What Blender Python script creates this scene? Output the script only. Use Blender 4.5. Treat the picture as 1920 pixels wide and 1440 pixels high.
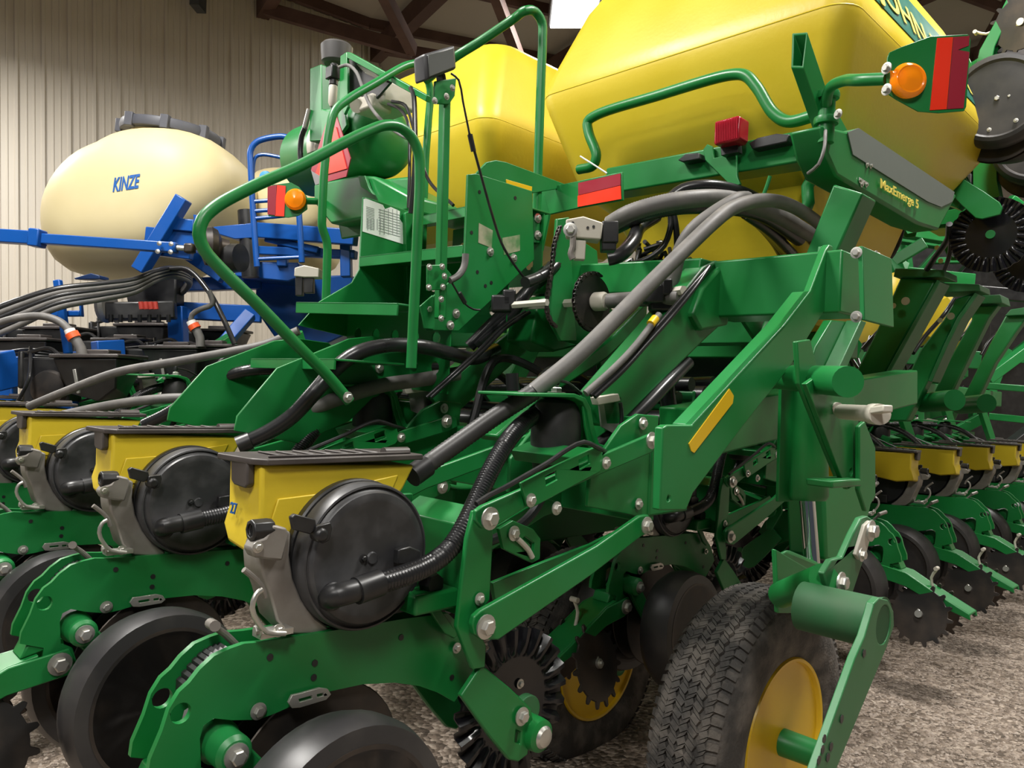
import bpy, bmesh, math, random
from mathutils import Vector, Matrix
from mathutils.geometry import tessellate_polygon
random.seed(7)
for o in list(bpy.data.objects): bpy.data.objects.remove(o)
SC = bpy.context.scene
COL = SC.collection
# ------------------------------------------------------------------ camera
F = 1450.0; EYE = 1.30; PITCH = math.radians(-0.4)
CAM = Vector((0, 0, EYE))
cR = Vector((1, 0, 0)); cF = Vector((0, math.cos(PITCH), math.sin(PITCH))); cU = Vector((0, -math.sin(PITCH), math.cos(PITCH)))
cd = bpy.data.cameras.new('camera'); cam = bpy.data.objects.new('camera', cd); COL.objects.link(cam)
cd.sensor_fit = 'HORIZONTAL'; cd.sensor_width = 36.0; cd.lens = F / 1920 * 36.0; cd.clip_start = .02; cd.clip_end = 100
cam.matrix_world = Matrix(((cR.x, cU.x, -cF.x, CAM.x), (cR.y, cU.y, -cF.y, CAM.y), (cR.z, cU.z, -cF.z, CAM.z), (0, 0, 0, 1)))
SC.camera = cam
# ------------------------------------------------------------------ world, exposure, lights
SC.view_settings.view_transform = 'Standard'; SC.view_settings.look = 'None'
SC.view_settings.gamma = 1; SC.view_settings.use_curve_mapping = False
SC.view_settings.exposure = 0.12
wd = bpy.data.worlds.new('world'); SC.world = wd; wd.use_nodes = True
wd.node_tree.nodes['Background'].inputs[0].default_value = (.75, .85, 1, 1)
wd.node_tree.nodes['Background'].inputs[1].default_value = .06
LAMPS = [  # x, y, z, sx, sy, power
    (-2.2, 2.2, 5.0, .5, 1.3, 290), (2.2, 2.4, 5.0, .5, 1.3, 205), (0.1, -2.0, 5.0, .5, 1.3, 170),
    (-5.4, 5.4, 4.6, .5, 1.3, 170), (.70, 8.45, 5.45, .5, 1.3, 110), (6.0, 6.8, 5.0, .5, 1.3, 270), (-2.6, -2.2, 4.9, .5, 1.3, 110)]
def lamp(x, y, z, sx, sy, p):
    d = bpy.data.lights.new('area_lamp', 'AREA'); d.shape = 'RECTANGLE'; d.size = sx; d.size_y = sy; d.energy = p; d.color = (1, .97, .92)
    o = bpy.data.objects.new('area_lamp', d); o.location = (x, y, z - .10); COL.objects.link(o); return o
for a_ in LAMPS: lamp(*a_)
# ------------------------------------------------------------------ coordinates
def camray(px, py): return Vector(((px - 960) / F, (720 - py) / F, 1.0))
def c2w(v): return cR * v.x + cU * v.y + cF * v.z
_T = camray(-492, 665).normalized(); _L = camray(2450, 802); _L = (_L - _T * _L.dot(_T)).normalized()
def _cross(a, b): return Vector((a.y*b.z-a.z*b.y, a.z*b.x-a.x*b.z, a.x*b.y-a.y*b.x))
_U = _cross(_T, _L).normalized()
T = c2w(_T); L = c2w(_L); U = c2w(_U)          # planter axes: along the row of units, fore, up
BAS = {'t': T, 'l': L, 'u': U}
PITCHROW = 0.762
def W(px, py, **k):
    r = c2w(camray(px, py)); (n, v), = k.items()
    if n == 'z': return CAM + r * v
    return CAM + r * (v / r.dot(BAS[n]))
def V(t, l, u): return CAM + T * t + L * l + U * u
def TLU(p): d = p - CAM; return d.dot(T), d.dot(L), d.dot(U)
def PW(lst, **k):
    (n, v), = k.items(); out = []
    for q in lst:
        if len(q) == 2: out.append(W(q[0], q[1], **k))
        else: out.append(W(q[0], q[1], **{n: q[2]}))
    return out
# ------------------------------------------------------------------ materials
MATS = {}
def mat(name, col, rough=.5, metal=0, col2=None, nscale=8, bump=0, bscale=60, emit=0, trans=0, alpha=1, spec=.5, rvar=.12, coat=0, coords='Object'):
    m = bpy.data.materials.new(name); m.use_nodes = True; nt = m.node_tree; b = nt.nodes['Principled BSDF']
    b.inputs['Base Color'].default_value = (*col, 1); b.inputs['Roughness'].default_value = rough; b.inputs['Metallic'].default_value = metal
    b.inputs['Specular IOR Level'].default_value = spec
    if coat: b.inputs['Coat Weight'].default_value = coat; b.inputs['Coat Roughness'].default_value = .12
    if trans: b.inputs['Transmission Weight'].default_value = trans
    if emit: b.inputs['Emission Color'].default_value = (*col, 1); b.inputs['Emission Strength'].default_value = emit
    tc = nt.nodes.new('ShaderNodeTexCoord'); nz = nt.nodes.new('ShaderNodeTexNoise'); nz.inputs['Scale'].default_value = nscale; nz.inputs['Detail'].default_value = 6
    nt.links.new(tc.outputs[coords], nz.inputs['Vector'])
    if col2:
        rp = nt.nodes.new('ShaderNodeValToRGB'); rp.color_ramp.elements[0].position = .42; rp.color_ramp.elements[1].position = .68
        rp.color_ramp.elements[0].color = (*col, 1); rp.color_ramp.elements[1].color = (*col2, 1)
        nt.links.new(nz.outputs['Fac'], rp.inputs[0]); nt.links.new(rp.outputs[0], b.inputs['Base Color'])
    if rvar:
        mr = nt.nodes.new('ShaderNodeMapRange'); mr.inputs[3].default_value = max(.03, rough - rvar); mr.inputs[4].default_value = min(1, rough + rvar)
        nt.links.new(nz.outputs['Fac'], mr.inputs[0]); nt.links.new(mr.outputs[0], b.inputs['Roughness'])
    if bump:
        n2 = nt.nodes.new('ShaderNodeTexNoise'); n2.inputs['Scale'].default_value = bscale; nt.links.new(tc.outputs[coords], n2.inputs['Vector'])
        bp = nt.nodes.new('ShaderNodeBump'); bp.inputs['Strength'].default_value = bump; bp.inputs['Distance'].default_value = .01
        nt.links.new(n2.outputs['Fac'], bp.inputs['Height']); nt.links.new(bp.outputs[0], b.inputs['Normal'])
    MATS[name] = m; return m
GREEN = mat('green_paint', (.006, .158, .030), .38, col2=(.010, .178, .042), nscale=5, spec=.5)
GREEN2 = mat('green_paint_dusty', (.02, .15, .045), .45, col2=(.05, .17, .07), nscale=9)
YEL = mat('yellow_plastic', (.62, .46, .022), .42, col2=(.66, .50, .03), nscale=3, bump=.05)
YELP = mat('yellow_paint', (.72, .45, .01), .35)
CREAM = mat('cream_plastic', (.62, .53, .30), .5, nscale=3, col2=(.65, .56, .33), spec=.35)
BLUE = mat('blue_paint', (.004, .070, .31), .35)
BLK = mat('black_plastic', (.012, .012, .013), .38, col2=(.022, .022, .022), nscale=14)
DOME = mat('dusty_black_plastic', (.028, .028, .030), .42, col2=(.085, .085, .088), nscale=9)
HOSE = mat('black_hose', (.014, .014, .015), .3)
HOSEM = mat('dark_grey_hose', (.045, .043, .042), .42)
HOSEG = mat('grey_hose', (.11, .105, .10), .55, col2=(.15, .14, .13), nscale=20)
RUB = mat('tyre_rubber', (.04, .037, .034), .8, col2=(.13, .115, .10), nscale=14, bump=.3, bscale=120)
RUBS = mat('smooth_rubber', (.022, .021, .022), .45, col2=(.05, .046, .043), nscale=7)
STEEL = mat('zinc_steel', (.55, .54, .50), .38, .85)
ALU = mat('cast_aluminium', (.30, .285, .26), .5, .5, col2=(.22, .20, .18), nscale=12)
CHROME = mat('chrome', (.8, .8, .8), .12, 1, rvar=.03)
DISC = mat('dark_steel_disc', (.03, .028, .027), .42, .5, col2=(.07, .055, .045), nscale=8)
BLADE = mat('black_gloss_steel', (.008, .008, .01), .22)
GRIM = mat('grey_rim', (.20, .20, .20), .45, .4)
RED = mat('red_reflector', (.85, .035, .01), .35)
DRED = mat('maroon_reflector', (.30, .018, .035), .35)
WHT = mat('white_label', (.78, .78, .76), .5)
LGREY = mat('beige_grey_metal', (.50, .47, .40), .45)
LID = mat('lid_plastic', (.045, .038, .036), .42, col2=(.07, .06, .056), nscale=10)
GREYSTRIP = mat('anti_slip_strip', (.13, .15, .13), .7)
DECAL = mat('teal_green_decal', (.02, .14, .10), .4)
AMBER = mat('amber_lens', (1.0, .27, .005), .12, trans=.25, emit=.12)
REDLENS = mat('red_lens', (.32, .008, .02), .2)
LETY = mat('yellow_lettering', (.80, .66, .12), .5)
LETB = mat('blue_lettering', (.01, .10, .36), .5)
INK = mat('grey_ink', (.30, .31, .31), .6)
WOOD = mat('brown_painted_truss', (.085, .042, .034), .7, col2=(.13, .07, .055), nscale=4)
CORAL = mat('orange_clamp', (.75, .10, .02), .4)
REDP = mat('red_plastic', (.45, .05, .035), .45)
CEIL = mat('ceiling_panel', (.46, .42, .36), .7)
BARE = mat('worn_paint', (.34, .33, .22), .6, col2=(.07, .20, .06), nscale=18)
EMIT = mat('lamp_tube', (1, .98, .95), .5, emit=6)
# ------------------------------------------------------------------ mesh builder
class MB:
    def __init__(s): s.v = []; s.f = []; s.sm = []
    def add(s, vs, fs, smooth=True):
        k = len(s.v); s.v += [Vector(v) for v in vs]; s.f += [tuple(i + k for i in f) for f in fs]; s.sm += [smooth] * len(fs); return s
    def prism(s, poly, vec, holes=()):
        vec = Vector(vec); loops = [list(poly)] + [list(h) for h in holes]; flat = [p for lp in loops for p in lp]; n = len(flat)
        if holes:
            tri = tessellate_polygon(loops); caps = [tuple(t) for t in tri] + [tuple(i + n for i in reversed(t)) for t in tri]
        else: caps = [tuple(range(n)), tuple(range(2 * n - 1, n - 1, -1))]
        fs = caps; k = 0
        for lp in loops:
            m = len(lp)
            for i in range(m): a, b = k + i, k + (i + 1) % m; fs.append((a, b, b + n, a + n))
            k += m
        return s.add(flat + [p + vec for p in flat], fs, False)
    def loft(s, rings, cap=True, smooth=False):
        n = len(rings[0]); vs = [p for r in rings for p in r]; fs = []
        for k in range(len(rings) - 1):
            for i in range(n): a, b = k*n+i, k*n+(i+1) % n; fs.append((a, b, b+n, a+n))
        if cap: fs += [tuple(range(n)), tuple(range(len(vs)-1, len(vs)-n-1, -1))]
        return s.add(vs, fs, smooth)
    def hull(s, pts):
        bm = bmesh.new(); [bm.verts.new(p) for p in pts]; r = bmesh.ops.convex_hull(bm, input=bm.verts)
        bmesh.ops.dissolve_limit(bm, angle_limit=.03, verts=bm.verts, edges=bm.edges)
        bm.verts.index_update(); vs = [v.co.copy() for v in bm.verts]; fs = [tuple(v.index for v in f.verts) for f in bm.faces]; bm.free()
        return s.add(vs, fs, False)
    def box(s, c, ax, ay, az):
        c = Vector(c); vs = [c + ax*i + ay*j + az*k for i in (-.5, .5) for j in (-.5, .5) for k in (-.5, .5)]
        return s.add(vs, [(0, 1, 3, 2), (4, 6, 7, 5), (0, 4, 5, 1), (2, 3, 7, 6), (0, 2, 6, 4), (1, 5, 7, 3)], False)
    def tlu(s, t0, t1, l0, l1, u0, u1): return s.box(V((t0+t1)/2, (l0+l1)/2, (u0+u1)/2), T*(t1-t0), L*(l1-l0), U*(u1-u0))
    def bar(s, p, q, w, h, up=None):
        d = (q - p).normalized(); up = up or U; sd = d.cross(up).normalized(); u2 = sd.cross(d).normalized()
        return s.box((p+q)/2, q-p, sd*w, u2*h)
    def revolve(s, c, ax, prof, n=28, smooth=True):
        ax = ax.normalized(); e = Vector((0, 0, 1)) if abs(ax.z) < .9 else Vector((1, 0, 0)); a = ax.cross(e).normalized(); b = ax.cross(a)
        rings = []
        for r, h in prof: rings.append([c + ax*h + (a*math.cos(2*math.pi*i/n) + b*math.sin(2*math.pi*i/n))*max(r, 1e-5) for i in range(n)])
        return s.loft(rings, True, smooth)
    def cyl(s, p, q, r, n=16, r2=None):
        return s.revolve(p, q-p, [(r, 0), (r2 if r2 is not None else r, (q-p).length)], n)
    def tube(s, pts, r, n=10, fine=None, cor=0, pitch=.006, closed=False):
        pts = spline(pts, fine or max(r*1.2, .02), closed=False) if fine != 0 else pts
        if cor: pts = resample(pts, pitch/2)
        rings = []; prev = None
        for i, p in enumerate(pts):
            d = (pts[min(i+1, len(pts)-1)] - pts[max(i-1, 0)]).normalized()
            if prev is None: a = d.cross(Vector((0, 0, 1)) if abs(d.z) < .9 else Vector((1, 0, 0))).normalized()
            else: a = (prev - d*prev.dot(d)).normalized()
            prev = a; b = d.cross(a); rr = r*(1 - cor*(i % 2)); rings.append([p + (a*math.cos(2*math.pi*k/n) + b*math.sin(2*math.pi*k/n))*rr for k in range(n)])
        return s.loft(rings, True, True)
    def hexbolt(s, p, ax, r=.011):     # ax points out of the surface
        ax = ax.normalized(); s.revolve(p, ax, [(r*1.6, 0), (r*1.6, r*.25), (r*1.3, r*.3), (0, r*.3)], 18)
        s.revolve(p, ax, [(r, .2*r), (r, r*.95), (r*.82, r*1.1), (0, r*1.1)], 6, False); return s
    def build(s, name, m, parent=None, bevel=0, seg=2, ang=35, recalc=True):
        inv = MTX[parent].inverted() if parent in MTX else Matrix.Identity(4)
        me = bpy.data.meshes.new(name); me.from_pydata([inv @ v for v in s.v], [], s.f)
        if recalc:
            bm = bmesh.new(); bm.from_mesh(me); bmesh.ops.recalc_face_normals(bm, faces=bm.faces); bm.to_mesh(me); bm.free()
        me.polygons.foreach_set('use_smooth', [True]*len(me.polygons)); me.set_sharp_from_angle(angle=math.radians(ang))
        me.materials.append(m); o = bpy.data.objects.new(name, me); COL.objects.link(o)
        if parent: o.parent = parent; MTX[o] = MTX[parent]
        if bevel:
            b = o.modifiers.new('bevel', 'BEVEL'); b.width = bevel; b.segments = seg; b.limit_method = 'ANGLE'; b.angle_limit = math.radians(32); b.use_clamp_overlap = True
        return o
MTX = {}
def spline(pts, step=.02, closed=False):
    if len(pts) < 3: return list(pts)
    out = []; P = [pts[0]*2 - pts[1]] + list(pts) + [pts[-1]*2 - pts[-2]]
    for i in range(1, len(P)-2):
        a, b, c, d = P[i-1], P[i], P[i+1], P[i+2]; n = max(2, min(24, int((c-b).length/step)))
        t0 = 0; t1 = max((b-a).length, 1e-4)**.5; t2 = t1 + max((c-b).length, 1e-4)**.5; t3 = t2 + max((d-c).length, 1e-4)**.5
        for k in range(n):
            t = t1 + (t2-t1)*k/n
            A1 = a*((t1-t)/(t1-t0)) + b*((t-t0)/(t1-t0)); A2 = b*((t2-t)/(t2-t1)) + c*((t-t1)/(t2-t1)); A3 = c*((t3-t)/(t3-t2)) + d*((t-t2)/(t3-t2))
            B1 = A1*((t2-t)/(t2-t0)) + A2*((t-t0)/(t2-t0)); B2 = A2*((t3-t)/(t3-t1)) + A3*((t-t1)/(t3-t1))
            out.append(B1*((t2-t)/(t2-t1)) + B2*((t-t1)/(t2-t1)))
    return out + [pts[-1]]
def resample(pts, step):
    out = [pts[0]]; acc = 0
    for a, b in zip(pts, pts[1:]):
        d = (b-a).length; x = step - acc
        while x <= d: out.append(a + (b-a)*(x/d)); x += step
        acc = (acc + d) % step
    return out
def props(o, label=None, cat=None, group=None, kind=None):
    for k, v in (('label', label), ('category', cat), ('group', group), ('kind', kind)):
        if v: o[k] = v
    return o
def root(name, loc, label, cat, group=None, basis=True):
    o = bpy.data.objects.new(name, None); COL.objects.link(o); o.empty_display_size = .1
    m = Matrix(((L.x, T.x, U.x, loc.x), (L.y, T.y, U.y, loc.y), (L.z, T.z, U.z, loc.z), (0, 0, 0, 1))) if basis else Matrix.Translation(loc)
    o.matrix_world = m; MTX[o] = m.copy(); return props(o, label, cat, group)
def copy_tree(o, parent=None, skip=()):
    c = o.copy(); COL.objects.link(c); c.parent = parent
    for ch in [x for x in ALLCH.get(o, []) if x.name.split('.')[0] not in skip]: copy_tree(ch, c)
    return c
ALLCH = {}
def text(s, org, xa, ya, name, m, parent):
    cu = bpy.data.curves.new(name, 'FONT'); cu.body = s; cu.size = 1; cu.extrude = .02; cu.offset = .012; to = bpy.data.objects.new('tmp', cu)
    me = bpy.data.meshes.new_from_object(to); bpy.data.objects.remove(to)
    xs = [v.co.x for v in me.vertices]; w = max(xs) - min(xs); mb = MB(); n = xa.cross(ya).normalized()
    vs = [org + xa*((v.co.x - min(xs))/w) + ya*(v.co.y/.7) + n*(v.co.z*.05) for v in me.vertices]
    mb.add(vs, [tuple(p.vertices) for p in me.polygons], False); return mb.build(name, m, parent, recalc=False)
# ================================================================== SETTING
GR = mat('gravel', (.30, .25, .20), .85)
nt = GR.node_tree; b = nt.nodes['Principled BSDF']
for l_ in list(nt.links):
    if l_.to_node == b: nt.links.remove(l_)
tc = nt.nodes.new('ShaderNodeTexCoord'); vo = nt.nodes.new('ShaderNodeTexVoronoi'); vo.inputs['Scale'].default_value = 48
nt.links.new(tc.outputs['Object'], vo.inputs['Vector'])
rp = nt.nodes.new('ShaderNodeValToRGB'); els = rp.color_ramp.elements
els[0].color = (.10, .075, .055, 1); els[1].color = (.45, .37, .30, 1); els[1].position = .9; e = els.new(.5); e.color = (.24, .185, .14, 1)
sx = nt.nodes.new('ShaderNodeSeparateColor'); nt.links.new(vo.outputs['Color'], sx.inputs[0]); nt.links.new(sx.outputs[0], rp.inputs[0]); nt.links.new(rp.outputs[0], b.inputs['Base Color'])
bp = nt.nodes.new('ShaderNodeBump'); bp.inputs['Strength'].default_value = 1; bp.inputs['Distance'].default_value = .02; bp.invert = True
nt.links.new(vo.outputs['Distance'], bp.inputs['Height']); nt.links.new(bp.outputs[0], b.inputs['Normal'])
X_, Y_, Z_ = Vector((1, 0, 0)), Vector((0, 1, 0)), Vector((0, 0, 1))
props(MB().box((1, 6, -.18), X_*24, Y_*22, Z_*.1).build('floor', GR), kind='structure')
# loose stones lying on the visible patches of gravel
mb = MB()
def stone(x, y, r):
    a = [r*random.uniform(.6, 1.2) for _ in range(5)]; th = random.uniform(0, 6.28)
    vs = [Vector((x + a[i]*math.cos(th + i*1.257), y + a[i]*math.sin(th + i*1.257), random.uniform(-.132, -.127))) for i in range(5)]
    t_ = Vector((x + random.uniform(-.3, .3)*r, y + random.uniform(-.3, .3)*r, -.13 + r*random.uniform(.5, .9)))
    mb.add(vs + [t_], [(i, (i+1) % 5, 5) for i in range(5)], False)
for _ in range(15000):
    y = random.uniform(2.3, 6.2); stone(random.uniform(.38, .72)*y*1.0, y, random.uniform(.004, .010))
for _ in range(5000):
    y = random.uniform(2.3, 4.6); stone(random.uniform(-.68, -.42)*y, y, random.uniform(.004, .010))
STN = mat('gravel_stone', (.25, .20, .16), .85, col2=(.46, .39, .33), nscale=35)
props(mb.build('gravel', STN, recalc=False, ang=10), 'brown grey crushed gravel covering the shed floor', 'gravel', kind='stuff')
# ribbed metal wall
WALL = mat('ribbed_wall_paint', (.56, .51, .43), .36, spec=.5, col2=(.58, .53, .45), nscale=2, rvar=.06)
def ribbed(name, p0, p1, h0, h1, m=WALL, seg=.2286):
    d = (p1 - p0); n = d.length; d.normalize(); nn = Vector((d.y, -d.x, 0)); prof = []
    x = 0
    while x < n:
        for dx, dz in ((0, 0), (.022, 0), (.034, .019), (.058, .019), (.070, 0), (.118, 0), (.124, .006), (.136, .006), (.142, 0), (.182, 0), (.188, .006), (.200, .006), (.206, 0)): prof.append((x+dx, dz))
        x += seg
    prof = [(a, b_) for a, b_ in prof if a <= n]; vs = []; fs = []
    for a, b_ in prof:
        q = p0 + d*a + nn*b_; f_ = a/n; vs += [Vector((q.x, q.y, -.15)), Vector((q.x, q.y, h0 + (h1-h0)*f_))]
    for i in range(len(prof)-1): fs.append((2*i, 2*i+1, 2*i+3, 2*i+2))
    k = len(vs); a, b2 = p0 - nn*.1, p1 - nn*.1
    vs += [Vector((a.x, a.y, -.15)), Vector((a.x, a.y, h0)), Vector((b2.x, b2.y, -.15)), Vector((b2.x, b2.y, h1))]; fs.append((k, k+2, k+3, k+1))
    o = MB().add(vs, fs, False).build(name, m, ang=10, recalc=False); return props(o, kind='structure')
wA = Vector((-9.6, 4.9, 0)); wB = Vector((-4.86, 7.75, 0)); wd_ = Vector((1.91, 1.15, 0)).normalized(); wC = Vector((-1.85, 9.57, 0)); wA = wC - wd_*10.5
ribbed('wall_left', wA, wC, 6.9, 5.62)
wD = Vector((-1.2, 13.5, 0)); ribbed('wall_back', wC + Vector((.0, 3.0, 0)), Vector((13, 13.6, 0)), 5.9, 5.9)
ribbed('wall_return', wC, wC + Vector((.05, 3.1, 0)), 5.62, 5.62)
ribbed('wall_right', Vector((10.5, 13.8, 0)), Vector((9.5, -4, 0)), 5.9, 5.9)
# ceiling panels + purlins + trusses (roof descends towards the back wall)
def roofz(x, y): return 5.62 - .09*((Vector((x, y, 0)) - wC).dot(wd_)) + .02*0
mb = MB(); c4 = [Vector((x, y, 0)) for x, y in ((-10.5, -5), (14, -5), (14, 15), (-10.5, 15))]
for v in c4: v.z = max(4.9, 5.75 - .0*v.x)
def rz(x, y):
    s = (Vector((x, y, 0)) - wC).dot(wd_); return 5.64 - .115*s if s < 0 else 5.64 + .05*s
for (s0, s1) in ((-12, 0), (0, 18)):
    n_ = Vector((wd_.y, -wd_.x, 0)); q = [wC + wd_*s0 - n_*8, wC + wd_*s1 - n_*8, wC + wd_*s1 + n_*20, wC + wd_*s0 + n_*20]
    q = [Vector((p.x, p.y, rz(p.x, p.y))) for p in q]; mb.prism(q, Z_*.06)
props(mb.build('ceiling', CEIL), kind='structure')
n_ = Vector((wd_.y, -wd_.x, 0))
def rp3(s, m, dz=0): p = wC + wd_*s + n_*m; return Vector((p.x, p.y, rz(p.x, p.y) + dz))
def beam3(name, a, b_, w, h, m=WOOD): return MB().bar(a, b_, w, h, Z_)
k = 0
for m_ in (.25, 1.5, 2.75, 4.0, 5.25, 6.5, 7.75, 9):     # purlins running along the roof slope
    k += 1; o = MB().bar(rp3(-11, m_, -.05), rp3(0, m_, -.05), .06, .14, Z_).bar(rp3(0, m_, -.05), rp3(16, m_, -.05), .06, .14, Z_).build('trim_%d' % k, WOOD); props(o, kind='structure')
for s_ in (-1.2, .25, 2.6, 5.2, 7.8):
    k += 1; o = MB().bar(rp3(s_, -.2, -.22), rp3(s_, 18, -.22), .14, .22, Z_)
    for j in range(6): o.bar(rp3(s_, j*2.6 + .2, -.3), rp3(s_ + 1.3, j*2.6 + 1.3, -.75), .10, .14, Z_).bar(rp3(s_ + 1.3, j*2.6 + 1.3, -.75), rp3(s_, j*2.6 + 2.6, -.3), .10, .14, Z_)
    props(o.build('trim_%d' % k, WOOD), kind='structure')
k += 1; props(MB().bar(W(373, -40, z=8.3), W(371, 17, z=8.3), .1, .2, Y_).build('trim_%d' % k, mat('dark_bracket', (.05, .055, .06), .5)), kind='structure')
for i, (x, y, z, sx_, sy_, p) in enumerate(LAMPS):
    lb = ['white ceiling lamp high over the cream tank aisle', 'white ceiling lamp above the yellow bulk tanks', 'white ceiling lamp overhead behind the nearest row unit', 'white ceiling lamp near the ribbed wall',
          'bright white ceiling lamp glowing just above the top edge of the tall green rail', 'white ceiling lamp over the folded wing', 'white ceiling lamp overhead at the open side'][i]
    r_ = root('ceiling_lamp', Vector((x, y, z)), lb, 'lamp', 'ceiling lamps', basis=False)
    MB().box((x, y, z + .03), X_*(sx_+.06), Y_*(sy_+.06), Z_*.10).build('housing', GRIM, r_, .01)
    MB().box((x, y, z - .03), X_*sx_, Y_*sy_, Z_*.02).build('diffuser', EMIT, r_)
    MB().cyl(Vector((x, y, z+.05)), Vector((x, y, rz(x, y))), .012, 8).build('hanger', STEEL, r_)
# ================================================================== ROW UNIT (traced on the nearest one, then copied)
def A(px, py, t): return W(px, py, t=t)
def B(px, py, t): return W(px, py, t=t + PITCHROW) - T*PITCHROW
def bolt(p, r, par, ax=None): o = MB().hexbolt(p, ax or -T, r).build('bolt', STEEL, par); return o
def PA(l, t): return [A(x, y, t) for x, y in l]
def PB(l, t): return [B(x, y, t) for x, y in l]
def circ(c, r, n=16, a=None, b=None): a = a or L; b = b or U; return [c + a*(r*math.cos(2*math.pi*i/n)) + b*(r*math.sin(2*math.pi*i/n)) for i in range(n)]
def spiked(c, ax, r, teeth, thick=.008, name='closing_wheel', par=None, m=DISC, tl=.02):
    ax = ax.normalized(); a = ax.cross(U).normalized(); b_ = ax.cross(a); pts = []
    for i in range(teeth):
        for f_, rr in ((0, r), (.28, r), (.42, r+tl), (.58, r+tl*1.15), (.66, r+tl*.8), (.72, r)):
            th = 2*math.pi*(i+f_)/teeth; pts.append(c - ax*thick/2 + (a*math.cos(th) + b_*math.sin(th))*rr)
    o = MB().prism(pts, ax*thick).build(name, m, par, .0015, 1)
    h = MB().revolve(c - ax*.014, ax, [(.016, 0), (.016, .028)], 20); h.hexbolt(c - ax*.014, -ax, .008); h.build('hub', STEEL, o); return o
def coulter(c, ax, r, par, name='fluted_coulter', n=24, m=BLADE):
    ax = ax.normalized(); a = ax.cross(U).normalized(); b_ = ax.cross(a); K = n*8; rs = [(.0, 0), (.30*r, 0), (.60*r, 0), (.625*r, 0), (.67*r, .75), (.85*r, .95), (.985*r, 1.0), (r, .95)]; rings = []
    for sgn in (-1, 1):
        seq = rs if sgn < 0 else rs[::-1]
        for rr, w in seq:
            ring = []
            for i in range(K):
                th = 2*math.pi*i/K; off = sgn*(.0022 + (.004 if rr < .3*r else 0)) + w*.009*max(-1, min(1, 1.6*math.sin(n*th)))
                ring.append(c + ax*off + (a*math.cos(th) + b_*math.sin(th))*max(rr, .001))
            rings.append(ring)
    o = MB().loft(rings, True, True).build(name, m, par, ang=50)
    for i in range(5): th = 2*math.pi*i/5; MB().hexbolt(c - ax*.006 + (a*math.cos(th) + b_*math.sin(th))*r*.26, -ax, .007).build('hub_bolt', STEEL, o)
    MB().revolve(c - ax*.012, ax, [(.02, 0), (.02, .024)], 18).build('hub', GREEN, o); return o

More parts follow.
